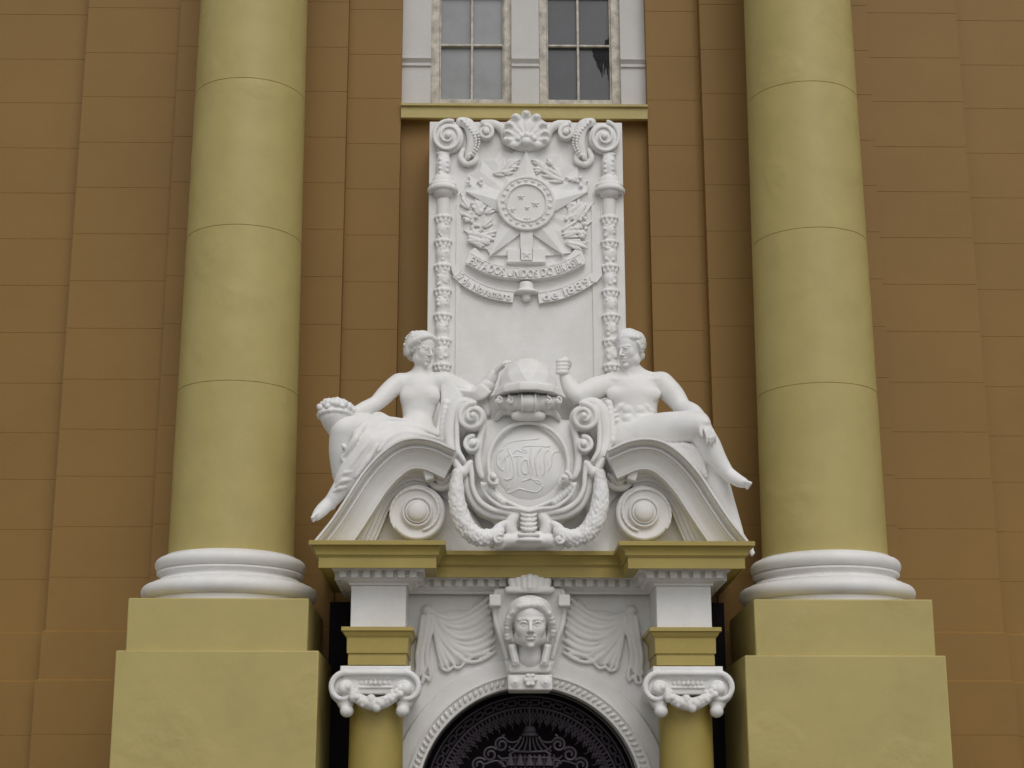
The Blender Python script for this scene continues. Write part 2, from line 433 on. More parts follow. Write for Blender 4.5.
# ---------------------------------------------------------------- giant columns
XC = 0.5 * (X(825, 548, 0) - X(232.5, 548, 0))
def giant_column(sg, label):
    xc = XC * sg
    rt = empty('giant_column', (xc, 0, 0), label, 'column', 'giant round columns flanking the portal')
    r0 = HW(170.5, 295, 540, 0) ; r1 = HW(201, 306.5, 0, 0)
    z0 = Z(549, -r0, 232); zt_ = Z(0, 0, 232)
    prof = []
    zc = z0 - .1; joints = [Z(y, -r1 - .04, 232) for y in (380, 223.5, 76)]
    joints += [joints[2] + (joints[2] - joints[1])]
    def rad(z):
        t = (z - z0) / (zt_ - z0); return r0 + (r1 - r0) * t
    zz = zc; evs = sorted(joints)
    zlist = list(np.linspace(zc, ZT + .0, 60))
    ev = []
    for z in zlist:
        if min(abs(z - j) for j in joints) > .03: ev.append((z, 0))
    for j in joints: ev += [(j - .004, 0), (j - .0015, -.006), (j + .0015, -.006), (j + .004, 0)]
    ev.sort(); prof = [(rad(z) + o, z) for z, o in ev]
    bm = bmesh.new(); lathe(bm, (xc, 0, 0), prof, 128)
    bmo('shaft', bm, M['olive'], rt, sharp=25)
    # base mouldings
    pt = Z(597.5, -.85, 216)
    ra = HW(155, 304.5, 566, 0); rb = HW(142, 317, 592, 0)
    h = z0 - pt + .04
    pr = [(rb - .07, pt - .01), (rb - .07, pt + .055), (rb - .055, pt + .06)]
    zb0 = pt + .06; hb = .15
    for i in range(13):
        a = -90 + 180 * i / 12; pr.append((rb - .075 + .075 * math.cos(R(a)), zb0 + hb / 2 + hb / 2 * math.sin(R(a))))
    z1 = zb0 + hb
    pr += [(rb - .10, z1), (rb - .10, z1 + .02)]
    for i in range(9):
        t = i / 8; pr.append((ra - .035 + (rb - .10 - ra + .035) * (1 - t) ** 2 - .035 * math.sin(math.pi * t), z1 + .02 + .085 * t))
    z2 = z1 + .105
    pr += [(ra - .02, z2), (ra - .02, z2 + .018), (ra - .045, z2 + .02)]
    ht = .135
    for i in range(13):
        a = -90 + 180 * i / 12; pr.append((ra - .068 + .068 * math.cos(R(a)), z2 + .02 + ht / 2 + ht / 2 * math.sin(R(a))))
    z3 = z2 + .02 + ht
    pr += [(r0 + .03, z3), (r0 + .03, z3 + .02), (r0 - .02, z3 + .03)]
    bm = bmesh.new(); lathe(bm, (xc, 0, 0), pr, 128); bmo('moulded_base', bm, M['white'], rt, sharp=35)
    # pedestal
    if sg < 0: a, b, c_, d_, ys = (127, 308, 113.5, 319.5, 650)
    else: a, b, c_, d_, ys = (753.5, 932.5, 747, 946, 654)
    bm = bmesh.new(); hw = HW(a, b, 600, -.85)
    hw = .5 * (X(307.5, 600, -.85) - X(126.5, 600, -.85)); zmid = Z(ys, -.92, 216)
    bmd = hw; xq = xc - sg * .02; box(bm, (xq - bmd, -bmd, zmid - .02), (xq + bmd, .675, pt))
    bmo('pedestal_dado', bm, M['olive'], rt, bevel=.012)
    bm = bmesh.new(); hw2 = .5 * (X(319.5, 654, -.95) - X(113, 654, -.95))
    z9 = .35
    hw2 -= .012; xq = xc - sg * .04; box(bm, (xq - hw2, -hw2 + .02, z9), (xq + hw2, .60, zmid)); bmo('pedestal_plinth', bm, M['olive'], rt, bevel=.012)
    bm = bmesh.new(); box(bm, (xc - hw2 - .06, -hw2 - .06, 0), (xc + hw2 + .06, .6, z9)); bmo('plinth_foot', bm, M['olive'], rt, bevel=.012)
    print('col', sg, 'XC', XC, 'r', r0, r1, 'pt', pt, 'shaft', z0, 'z3', z3, 'hw', hw, hw2)
giant_column(-1, 'tall olive yellow column left of the portal, on a stepped pedestal beside the basket statue')
giant_column(1, 'tall olive yellow column right of the portal, on a stepped pedestal beside the male statue')

# ================================================================ PORTAL
YPF, YCF, YSP = -0.74, -0.19, -0.12
portal = empty('entrance_portal', (0, YSP, 0), 'white and ochre arched entrance portal with projecting cornice between the two columns', 'portal')
xa = .5 * (X(405.7, 600, YPF) - X(350.7, 600, YPF))     # half width of pier block
xm = .5 * (X(683.5, 600, YPF) - X(378.2, 600, YPF))       # centre of pier block
X0, X1 = xm - xa, xm + xa
FP = [(-X1, .66), (-X1, YPF), (-X0, YPF), (-X0, YCF), (X0, YCF), (X0, YPF), (X1, YPF), (X1, .66)]
OV = X(350.7, 600, YPF) - X(308.5, 540, YPF - .37)
YF = YPF - OV
zc_ = [Z(y, YF, 375) for y in (540, 542.5, 545)]
print('portal', X0, X1, 'OV', OV)
zf0 = Z(556.5, YF + .07, 375); zf1 = Z(567.5, YF + .07, 375)
prof = [(-.1, zc_[0] + .012), (OV - .01, zc_[0]), (OV, zc_[0] - .006), (OV, zc_[2] + .004), (OV - .012, zc_[2])]
for i in range(7):
    t = i / 6; prof.append((OV - .015 - .045 * math.sin(t * math.pi / 2), zc_[2] - (zc_[2] - zf0 - .015) * (1 - math.cos(t * math.pi / 2)) * .85 - .01 * t))
prof += [(OV - .075, zf0 + .004), (OV - .075, zf0), (OV - .085, zf0), (OV - .085, zf1), (OV - .10, zf1), (OV - .10, zf1 + .012)]
prof += [(.15, zf1 + .012)]
bm = bmesh.new(); sweep_plan(bm, FP, prof)
zt0 = zc_[0] + .0125
for i in range(3): pass
f = bm.faces.new([bm.verts.new((x, y, zt0)) for x, y in [(-X1 + .1, .66), (-X1 + .1, YPF + .1), (-X0 - .1, YPF + .1), (-X0 - .1, YCF + .1), (X0 + .1, YCF + .1), (X0 + .1, YPF + .1), (X1 - .1, YPF + .1), (X1 - .1, .66)]])
bmo('cornice', bm, M['trim'], portal, sharp=35, bevel=0)
# bed moulding and dentils
zb0 = zf1 + .012; zb1 = Z(585.5, YPF, 375)
hh = zb0 - zb1
prof = [(.17, zb0), (.165, zb0 - .010), (.10, zb0 - .010), (.10, zb0 - .085), (.085, zb0 - .09)]
for i in range(6):
    t = i / 5; prof.append((.08 - .05 * math.sin(t * math.pi / 2), zb0 - .095 - (hh - .12) * (1 - math.cos(t * math.pi / 2))))
prof += [(.02, zb1 + .02), (.02, zb1 + .003), (-.01, zb1)]
bm = bmesh.new(); sweep_plan(bm, FP, prof)
def dentils(a, b, n0):
    dx, dy = b[0] - a[0], b[1] - a[1]; L = math.hypot(dx, dy); ux, uy = dx / L, dy / L; nx, ny = uy, -ux
    n = max(1, int(L / .098))
    for i in range(n):
        t = (i + .5) * L / n; cx, cy = a[0] + ux * t, a[1] + uy * t
        lo = [cx - abs(ux) * .032, cy - abs(uy) * .032, zb0 - .078]; hi = [cx + abs(ux) * .032, cy + abs(uy) * .032, zb0 - .011]
        o0, o1 = .098, .155
        if nx: lo[0], hi[0] = sorted((cx + nx * o0, cx + nx * o1))
        else: lo[1], hi[1] = sorted((cy + ny * o0, cy + ny * o1))
        box(bm, lo, hi)
ext = .12
dentils((-X1 - ext, YPF), (-X0 + ext, YPF), 0); dentils((X0 - ext, YPF), (X1 + ext, YPF), 0)
dentils((-X0 + ext, YCF), (X0 - ext, YCF), 0)
for sx in (-1, 1):
    dentils(((-X1, .5) if sx < 0 else (X1, YPF)), ((-X1, YPF) if sx < 0 else (X1, .5)), 0)
    if sx < 0: dentils((-X0, YPF), (-X0, YCF), 0)
    else: dentils((X0, YCF), (X0, YPF), 0)
bmo('dentil_moulding', bm, M['white'], portal, sharp=35)
# pier blocks: frieze and architrave
def zp(y, o=0): return Z(y, YPF - o, 375)
za = [zp(626.5, .08), zp(630.5, .08), zp(634, .06), zp(636, .045), zp(653, .03), zp(655, .02), zp(665, .02)]
for sx in (-1, 1):
    path = [(-X1, .66), (-X1, YPF), (-X0, YPF), (-X0, YSP)]
    if sx > 0: path = [(-x, y) for x, y in path][::-1]
    bm = bmesh.new(); sweep_plan(bm, path, [(0, zb1 - .001), (0, za[0] + .001)]); bmo('frieze_block', bm, M['white'], portal, sharp=35, bevel=.006)
    bm = bmesh.new(); sweep_plan(bm, path, [(-.01, za[0] + .004), (.075, za[0]), (.078, za[1]), (.06, za[1] - .006), (.052, za[2]), (.035, za[3] - .004), (.028, za[3] - .012), (.026, za[4]), (.012, za[4] - .003), (.010, za[4] - .01), (.014, za[5] - .012), (.014, za[6]), (-.25, za[6])])
    xs = sorted((sx * X0, sx * X1))
    box(bm, (xs[0] + .01, YPF + .02, za[6] + .004), (xs[1] - .01, YSP, za[6] + .02))
    bmo('architrave_block', bm, M['trim'], portal, sharp=35, bevel=.003)
# wall with arch opening
AC = P(528.5, 801, YSP); AC[0] = 0.0
Rin = HW(420.5, 636.5, 768, YSP); dz_ = Z(768, YSP) - AC[2]; Rin = math.hypot(Rin, dz_)
Rtop = Z(686.5, YSP) - AC[2]
AC[2] += (Rtop - Rin) / 2 * 0; Ra = Rin
Rtop2 = Rtop
def arc(r, ang, y=YSP):    # slightly stilted by the measured crown
    return np.array([r * math.cos(ang), y, AC[2] + (r + (Rtop2 - Rin)) * math.sin(ang)])
print('arch', Rin, Rtop, AC)
zsp_top = zb1 - .0; XE = X1 - .02
bm = bmesh.new(); n = 48; inner = []; outer = []
for i in range(n + 1):
    a = math.pi - math.pi * i / n; p = arc(Ra, a); inner.append(bm.verts.new(p))
    ca, sa = math.cos(a), math.sin(a); H = zsp_top + .02 - AC[2]
    t = min(XE / abs(ca) if abs(ca) > 1e-6 else 9e9, H / sa if sa > 1e-6 else 9e9)
    outer.append(bm.verts.new((t * ca, YSP, AC[2] + t * sa)))
for i in range(n): bm.faces.new((inner[i], inner[i + 1], outer[i + 1], outer[i]))
for sx, i in ((-1, 0), (1, n)):
    b0 = bm.verts.new((sx * Ra, YSP, 0)); b1 = bm.verts.new((sx * XE, YSP, 0))
    bm.faces.new((inner[i], outer[i], b1, b0))
    c0 = bm.verts.new((sx * XE, .66, 0)); c1 = bm.verts.new((sx * XE, .66, zsp_top)); o2 = bm.verts.new((sx * XE, YSP, zsp_top)); b2 = bm.verts.new((sx * XE, YSP, 0))
    bm.faces.new((b2, c0, c1, o2))
for ci in (0,):
    for xx in (-1, 1):   # corners
        cv = bm.verts.new((xx * XE, YSP, zsp_top + .02))
        j = [k for k in range(n + 1) if abs(abs(outer[k].co.x) - XE) < 1e-4 and outer[k].co.x * xx > 0]
        jj = max(j) if xx < 0 else min(j); kk = jj + 1 if xx < 0 else jj - 1
        bm.faces.new((outer[jj], outer[kk], cv))
# intrados
rows = [[bm.verts.new(arc(Ra, math.pi - math.pi * i / n, y)) for y in (YSP, YSP + .5)] for i in range(n + 1)]
for i in range(n): bm.faces.new((rows[i][0], rows[i + 1][0], rows[i + 1][1], rows[i][1]))
for sx, i in ((-1, 0), (1, n)):
    v = [bm.verts.new((sx * Ra, y, 0)) for y in (YSP, YSP + .5)]; bm.faces.new((rows[i][0], rows[i][1], v[1], v[0]))
bmo('spandrel_wall', bm, M['white'], portal, sharp=35)
# archivolt ring with egg pattern
def ring_band(bm, prof, a0=0, a1=180, n=72):
    rows = []
    for i in range(n + 1):
        a = R(a0 + (a1 - a0) * i / n); rows.append([bm.verts.new(arc(r, a, y)) for r, y in prof])
    for i in range(n):
        for j in range(len(prof) - 1): bm.faces.new((rows[i][j], rows[i + 1][j], rows[i + 1][j + 1], rows[i][j + 1]))
mpx = (Rtop - 0) / (801 - 686.5)
bm = bmesh.new()
r_ = [Ra + mpx * k for k in (0, 2, 2, 9.5, 11, 11, 12.5, 13, 27, 28, 29.5)]
pr = [(r_[0] - .004, YSP + .1), (r_[0] - .004, YSP - .045), (r_[1], YSP - .05), (r_[2], YSP - .03), (r_[3], YSP - .035), (r_[4], YSP - .045), (r_[5], YSP - .06), (r_[6], YSP - .06), (r_[7], YSP - .035), (r_[8], YSP - .04), (r_[9], YSP - .03), (r_[9] + .003, YSP - .003)]
ring_band(bm, pr)
for sx in (-1, 1):
    for i in range(1, len(pr)):
        (ra_, ya), (rb_, yb) = pr[i - 1], pr[i]
        bm.faces.new([bm.verts.new(v) for v in ((sx * ra_, ya, AC[2]), (sx * rb_, yb, AC[2]), (sx * rb_, yb, 0), (sx * ra_, ya, 0))])
ne = 62
for i in range(ne):
    a = math.pi * (i + .5) / ne
    if abs(a - math.pi / 2) < .17: continue
    c = arc(Ra + mpx * 6, a, YSP - .035); t = Vector((-math.sin(a), 0, math.cos(a))); nr = Vector((math.cos(a), 0, math.sin(a)))
    m4 = Matrix.Translation(c) @ Matrix(((nr.x, 0, t.x, 0), (0, 1, 0, 0), (nr.z, 0, t.z, 0), (0, 0, 0, 1))) @ Matrix.Rotation(R(25), 4, 'Y') @ Matrix.Diagonal((.036, .030, .018, 1))
    bmesh.ops.create_icosphere(bm, subdivisions=2, radius=1, matrix=m4)
bmo('archivolt', bm, M['white'], portal, sharp=35)
# spandrel drapery
AX = X(529.2, 640, YSP)
for sx in (-1, 1):
    S = Sculpt()
    def q(lst, Y=YSP):
        o = [P(400 + a / 3.877, 570 + b / 3.877, Y) for a, b in lst]
        return o if sx < 0 else [mir(v) for v in o]
    def bez(a, b, c, n=9):
        return [((1 - t) ** 2 * a[0] + 2 * t * (1 - t) * b[0] + t * t * c[0], (1 - t) ** 2 * a[1] + 2 * t * (1 - t) * b[1] + t * t * c[1]) for t in [i / (n - 1) for i in range(n)]]
    for i in range(7):
        t = i / 6; rr = (.024, .015, .021, .014, .023, .015, .018)[i]
        S.tube(q(bez((125 + 8 * t, 160 + 25 * t), (212 + 24 * t, 236 + 150 * t), (342 + 24 * t, 108 + 160 * t)), YSP - .028), [rr * .5] + [rr] * 7 + [rr * .7], .010, 2)
    for e, rr in (((168, 384), .014), ((190, 388), .018), ((216, 376), .013), ((250, 348), .017), ((285, 335), .012)):
        S.tube(q(bez((130, 190), (135 + (e[0] - 168) * .3, 300), e), YSP - .034), [rr * .5] + [rr] * 7 + [rr * .6], .009, 2)
    for i, rr in enumerate((.018, .013, .017)):
        S.tube(q(bez((150 + 14 * i, 235 + 20 * i), (235 + 6 * i, 372 + 22 * i), (368 + i, 272 + 22 * i)), YSP - .026), [rr * .5] + [rr] * 7 + [rr * .7], .010, 2)
    S.tube(q([(150, 365), (168, 386), (190, 390), (206, 376), (230, 380), (262, 350), (300, 330), (366, 322)], YSP - .03), [.008] + [.012] * 6 + [.008], .008)
    for (x, e, rr) in ((80, (62, 400), .017), (90, (84, 432), .014), (100, (74, 410), .018), (110, (112, 425), .014), (120, (96, 395), .015)):
        S.tube(q([(x + 6, 178), (x - 2, 250), ((x + e[0]) / 2 - 6, 330), (e[0] + 6, e[1] - 25), e], YSP - .040), [rr, rr * 1.2, rr * 1.1, rr, rr * .6], .009)
    S.tube(q([(60, 395), (72, 412), (66, 432), (86, 436), (98, 412), (114, 428), (122, 404)], YSP - .035), .012, .008)
    # thin cloth sheet under the folds
    for (a, b, rx, rz) in ((240, 190, .26, .09), (250, 250, .24, .10), (190, 270, .13, .16), (175, 330, .08, .14), (92, 300, .075, .30), (250, 210, .22, .12), (312, 190, .11, .20), (335, 230, .08, .14), (215, 340, .12, .08), (290, 290, .16, .08), (285, 318, .17, .07)):
        c = q([(a, b)])[0]; S.ell(c + [0, .008, 0], (rx, .046, rz), .02)
    c = q([(107, 158)])[0]
    S.ell(c, (.07, .05, .065), .01); S.ell(c + [0, -.045, 0], (.045, .02, .042), .004)
    S.build('drapery_relief', M['white'], portal, .0095)

# keystone with head
key = empty('keystone', (0, YSP, Z(690, YSP)), 'tapered white keystone over the arch carrying the crowned female head', 'keystone')
YK = -.34; AX = X(529.6, 640, YK)
S = Sculpt()
pl = [(494, 592), (492.5, 605), (494, 622), (500, 640), (505, 658), (510, 692)]
for i in range(len(pl) - 1):
    a, b = P(*pl[i], YK), P(*pl[i + 1], YK); 
    for t in (0, .25, .5, .75):
        c = a + (b - a) * t; hw = abs(c[0] - AX)
        S.box((AX, (YK + YSP) / 2 + .05, c[2]), (hw, (YSP - YK) / 2 + .05, (a[2] - b[2]) / 7 + .02), .015, rd=.015)
for sx in (-1, 1):
    pts = [P(a, b, YK) for a, b in pl[:5]]; pts = [v if sx < 0 else mir(v) for v in pts]
    S.tube([v + [.02 * -sx, 0, 0] for v in pts], .022, .01)
    c = sym(P(495, 601, YK - .04), sx); S.box(c, (.055, .07, .055), .008, rd=.01)
    # stole ends
    a, b = P(513, 647, YK - .09), P(515, 663, YK - .10); sym(a, sx); sym(b, sx)
    S.box((a + b) / 2, (.035, .05, .10), .008, rot(0, sx * 12, 0), .01)
    S.box((a + b) / 2 + [0, -.045, 0], (.02, .02, .08), .004, rot(0, sx * 12, 0), .008)
c = ctr0(P(530, 683, YK - .06))
S.box(c, (.205, .06, .07), .01, rd=.012)
for sx in (-1, 1):
    S.ell(c + [sx * .14, -.055, 0], (.05, .025, .05), .01); S.ell(c + [sx * .14, -.075, 0], .018, .004)
S.ell(c + [0, -.055, .02], (.06, .05, .06), .02)
for a in range(6): S.ell(c + [.045 * math.cos(a * 1.047), -.09, .02 + .045 * math.sin(a * 1.047)], .022, .005)
S.box(ctr0(P(530, 668, YK - .02)), (.20, .06, .045), .02, rd=.02)
S.build('keystone_block', M['white'], key, .009)
S = Sculpt(); KC = ctr0(P(530, 623, -.50)); KS = .475
S.cone(KC + [0, .09, -.12], KC + [0, .13, -.30], .095, .11, .03)
head(S, KC, KS, rot(9, 0, 0), False)
def widen(o, f):
    for v in o.data.vertices: v.co.x = AX + (v.co.x - AX) * f
    return o
widen(S.build('carved_face', M['white'], key, .0065), 1.08)
S = Sculpt(); S.frame(KC, KS, rot(9, 0, 0))
S.ell((0, .14, .18), (.40, .40, .36), .03)
for sx in (-1, 1):
    for j in range(3):
        pts = [(sx * (.02), -.30 + j * .1, .36 + j * .04), (sx * .17, -.30 + j * .1, .33 + j * .05), (sx * .31, -.18 + j * .1, .18 + j * .06), (sx * .39, -.05 + j * .09, -.02), (sx * .37, .03, -.22), (sx * .30, .02, -.34)]
        S.tube(pts, [.06, .07, .075, .075, .065, .04], .012)
    for j in range(14):
        t = j / 13; a = R(20 + 150 * t)
        S.ell((sx * (.06 + .36 * math.sin(a * .62)), -.34 + .28 * t, .34 - .62 * t ** 1.5 + random.uniform(-.02, .02)), random.uniform(.045, .062), .008)
S.frame()
widen(S.build('wavy_hair', M['white'], key, .0075), 1.08)
S = Sculpt(); c = ctr0(P(530, 588, -.42))
c = c + [0, -.03, .045]; S.box(c + [0, .11, -.065], (.235, .14, .03), .02, rd=.028)
for i in range(-3, 4):
    rr = .042; zc2 = .012 * (3 - abs(i)) / 3
    S.cone(c + [i * .052, -.02 + .014 * abs(i), -.045], c + [i * .055, -.01 + .014 * abs(i), .030 + zc2], rr * .85, rr, .006)
S.build('ribbed_crown', M['white'], key, .0075)

AX = 0.0
# ---------------------------------------------------------------- small ionic half columns
def capital_mesh():
    S = Sculpt(); Y = YPF - .03; cx = 375.2
    CX = P(cx, 690, Y)[0]
    a0, a1 = P(343, 665.5, Y - .06), P(cx, 672, Y)
    zt_ = P(cx, 665.5, Y - .05)[2]; zb_ = P(cx, 671.5, Y - .05)[2]
    S.box((CX, -.46, (zt_ + zb_) / 2), (.318, .34, (zt_ - zb_) / 2), .003, rd=.006)
    S.box((CX, -.46, zb_ - .015), (.29, .315, .022), .01, rd=.01)
    zc2 = P(cx, 690, Y)[2]
    for sx in (-1, 1):
        for yy, fl in ((Y, 1), (-.2, -1)):
            c = np.array([CX + sx * .275, yy, zc2 + .015])
            if fl > 0:
                S.ell(c + [0, .03, 0], (.145, .05, .145), .004); S.volute(c + [0, -.005, 0], .138, 1.3, sx, 90, .027, .012, .004, .30, disc=False)
                S.ell(c + [0, -.05, -.01], .056, .006)
        S.cone((CX + sx * .275, Y + .14, zc2 + .01), (CX + sx * .275, -.2, zc2 + .01), .115, .10, .01)
        c = np.array([CX + sx * .25, Y - .01, P(cx, 711, Y)[2]])
        S.ell(c, (.062, .065, .058), .012); S.ell(c + [sx * .015, .03, .07], (.075, .07, .06), .02)
    # channel joining the volutes
    S.cone((CX - .28, Y - .038, zc2 + .150), (CX + .28, Y - .038, zc2 + .150), .024, .024, .006)
    S.box((CX, Y + .05, zc2 + .115), (.27, .06, .022), .01, rd=.015)
    S.ell((CX, -.46, zc2 + .02), (.29, .30, .09), .01); S.box((CX, Y + .09, zc2 + .045), (.25, .08, .085), .01, rd=.02); S.box((CX, Y + .03, zc2 + .128), (.30, .05, .016), .008, rd=.01)
    for i in range(-3, 4):
        S.ell((CX + i * .042, Y - .005 + abs(i) * .006, zc2 + .062), (.018, .03, .026), .004)
    S.box((CX, Y + .02, zc2 + .025), (.15, .03, .010), .005, rd=.008)
    g = [(CX - .22, Y - .04, zc2 - .005), (CX - .16, Y - .05, zc2 - .07), (CX - .08, Y - .06, zc2 - .115), (CX, Y - .07, zc2 - .13), (CX + .08, Y - .06, zc2 - .115), (CX + .16, Y - .05, zc2 - .07), (CX + .22, Y - .04, zc2 - .005)]
    S.tube(g, [.032, .045, .052, .056, .052, .045, .032], .01)
    for p in spline(g, 3):
        for _ in range(3): S.ell(p + np.array([random.uniform(-.03, .03), random.uniform(-.045, -.02), random.uniform(-.03, .03)]), random.uniform(.022, .034), .004)
    for dx, dz in ((0, -.13), (-.07, -.12), (.065, -.125), (.02, -.165), (-.03, -.085)): S.ell((CX + dx, Y - .09, zc2 + dz), .042, .005)
    return S, CX
S, CXm = capital_mesh()
for sx, lab in ((-1, 'short ochre column with white ionic capital on the left side of the arch'), (1, 'short ochre column with white ionic capital on the right side of the arch')):
    rt = empty('portal_column', (sx * abs(CXm), -.46, 0), lab, 'column', 'short ionic columns of the portal')
    if sx < 0: capo = S.build('ionic_capital', M['white'], rt, .009); cap_me = capo.data
    else:
        capo = bpy.data.objects.new('ionic_capital', cap_me); COL.objects.link(capo); capo.parent = rt
        capo.matrix_parent_inverse = Matrix.Translation(rt.location).inverted(); capo.location.x = 2 * abs(CXm)
    rr = HW(349, 403.7, 735, YPF); zc2 = P(375, 712, YPF)[2]
    bm = bmesh.new(); lathe(bm, (sx * abs(CXm), YPF + rr, 0), [(rr * 1.04, 1.0), (rr * 1.02, 1.8), (rr, zc2 - .3), (rr, zc2 + .1)], 48)
    bmo('shaft', bm, M['trim'], rt)
    bm = bmesh.new(); box(bm, (sx * abs(CXm) - .38, YPF - .1, 0), (sx * abs(CXm) + .38, -.14, .95)); box(bm, (sx * abs(CXm) - .34, YPF - .06, .95), (sx * abs(CXm) + .34, -.14, 1.0))
    bmo('pedestal', bm, M['trim'], rt, bevel=.01)

# doorway interior and grille
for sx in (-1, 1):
    bm = bmesh.new(); a, b = sorted((sx * (X1 - .02), sx * (X1 + .30))); box(bm, (a, .52, 0), (b, .66, zb1 + .02)); bmo('gap_shade_panel', bm, M['dark'], portal)  # added near-black panels standing in for the deep shade of the side gaps
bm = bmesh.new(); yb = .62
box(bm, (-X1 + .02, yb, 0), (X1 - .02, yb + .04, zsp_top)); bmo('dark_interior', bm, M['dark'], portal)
YG = .12
gr = empty('iron_grille', (0, YG, 0), 'dark wrought iron fan grille of scrolls and links filling the arch under the keystone', 'grille')
def ga(r, ang, y=YG): return arc(Ra * r, ang, y)
def circ(bm, r, t, n=80, a0=0, a1=math.pi): tube(bm, [ga(r, a0 + (a1 - a0) * i / n) for i in range(n + 1)], t, 5)
bm = bmesh.new()
for r, t in ((.995, .014), (.93, .010), (.83, .010)): circ(bm, r, t)
for r in (.995, .93, .83):
    for sx in (-1, 1): tube(bm, [(sx * Ra * r, YG, 0), (sx * Ra * r, YG, AC[2])], .010, 5)
bmo('rim_ring', bm, M['grille'], gr)
bm = bmesh.new(); nl = 26
for i in range(nl):
    a0, a1 = math.pi * (i + .16) / nl, math.pi * (i + .84) / nl
    tube(bm, [ga(.902, a0), ga(.858, a0), ga(.858, (a0 + a1) / 2), ga(.858, a1), ga(.902, a1), ga(.902, (a0 + a1) / 2)], .011, 4, closed=True)
    tube(bm, [ga(.88, a1), ga(.88, a1 + .32 * math.pi / nl)], .010, 4)
bmo('link_band', bm, M['grille'], gr)
bm = bmesh.new(); nl = 34
for i in range(nl):
    a = math.pi * (i + .5) / nl; w_ = math.pi / nl * .42
    tube(bm, [ga(.83, a - w_), ga(.79, a - w_ * 1.1), ga(.755, a - w_ * .5), ga(.74, a), ga(.755, a + w_ * .5), ga(.79, a + w_ * 1.1), ga(.83, a + w_)], .0085, 4)
    tube(bm, [ga(.83, a), ga(.75, a)], .008, 4)
    tube(bm, [ga(.79, a - w_ * 2.3), ga(.74, a - w_), ga(.71, a - w_ * .2), ga(.735, a + w_), ga(.79, a + w_ * 2.3)], .006, 4)
    L = .65 if i % 2 else .69
    tube(bm, [ga(.74, a - w_ * .3), ga(.71, a + w_ * .4), ga(.68, a - w_ * .3), ga(L, a + w_ * .1)], [.010, .008, .006, .003], 4)
    for dd in (-.5, .5): tube(bm, [ga(.74, a), ga(.715, a + w_ * dd * 1.6), ga(.70, a + w_ * dd)], .006, 4)
bmo('palmette_band', bm, M['grille'], gr)
def g2(lst): return [P(420 + a / 4.655, 690 + b / 4.655, YG) for a, b in lst]
bm = bmesh.new()
cxg = 511
def both(lst, r, sm=True):
    pts = g2(lst); pts = spline(pts, 6) if sm and len(pts) > 2 else pts
    for s_ in (1, -1): tube(bm, [(v if s_ > 0 else (2 * gx - v[0], v[1], v[2])) for v in pts], r, 5)
gx = g2([(511, 0)])[0][0]
def spir(cx, cy, r, a0, d, turns=1.4): return [(cx + r * (1 - .75 * i / 22) * math.cos(R(a0) + d * turns * 2 * math.pi * i / 22), cy - r * (1 - .75 * i / 22) * math.sin(R(a0) + d * turns * 2 * math.pi * i / 22)) for i in range(23)]
both([(511, 70), (511, 170)], .008, False)
bmo('hanging_rod', bm, M['grille'], gr)
bm = bmesh.new()
c = g2([(511, 195)])[0]; sc = 1 / 4.655 / 104
lathe(bm, (c[0], YG, 0), [(.012, c[2] + 30 * sc * 1.02), (22 * sc, c[2] + 22 * sc), (28 * sc, c[2] + 8 * sc), (30 * sc, c[2] + 4 * sc), (27 * sc, c[2] - 2 * sc), (38 * sc, c[2] - 10 * sc), (38 * sc, c[2] - 18 * sc), (10 * sc, c[2] - 20 * sc)], 16)
for dx in (0, 14, 28, 44):
    both([(511 + dx, 215), (511 + dx * 1.25, 245), (511 + dx * 1.9, 275), (511 + dx * 2.3, 285)], .008)
both([(440, 285), (511, 288)], .010, False); both([(415, 300), (440, 285)], .01, False); both([(415, 316), (511, 312)], .009, False)
for dx in (0, 45, 90):
    for sg in (-1, 1):
        if dx == 0 and sg > 0: continue
        x = 511 + dx * sg; pts = g2([(x, 300), (x, 330), (x, 352)])
        tube(bm, pts, [.012, .03, .05], 8)
        tube(bm, g2([(x + 22, 300), (x + 22, 370)]), .009, 4)
for k in range(5): both([(511 + 22 * k, 360), (511 + 22 * k, 560)], .009, False)
bmo('lantern_motif', bm, M['grille'], gr)
bm = bmesh.new()
both([(475, 220), (450, 240), (415, 242), (395, 225)], .010); both(spir(380, 255, 34, 60, 1, 1.5), .012); both(spir(328, 300, 36, 40, 1, 1.5), .012)
both(spir(275, 350, 36, 40, 1, 1.5), .012); both([(455, 285), (425, 275), (414, 260)], .01); both([(415, 316), (380, 320), (362, 305)], .01)
both([(400, 360), (360, 330), (300, 345)], .01); both(spir(392, 345, 22, 180, -1, 1.2), .009); both(spir(215, 420, 38, 40, 1, 1.5), .012)
both([(390, 222), (384, 214), (395, 208)], .01)
both([(240, 400), (300, 420), (400, 400), (511, 420)], .01); both([(160, 500), (300, 500), (400, 480), (511, 490)], .01)
bmo('scrollwork', bm, M['grille'], gr)
bm = bmesh.new(); circ(bm, .62, .004, 40, .2, .25)
bm.free()

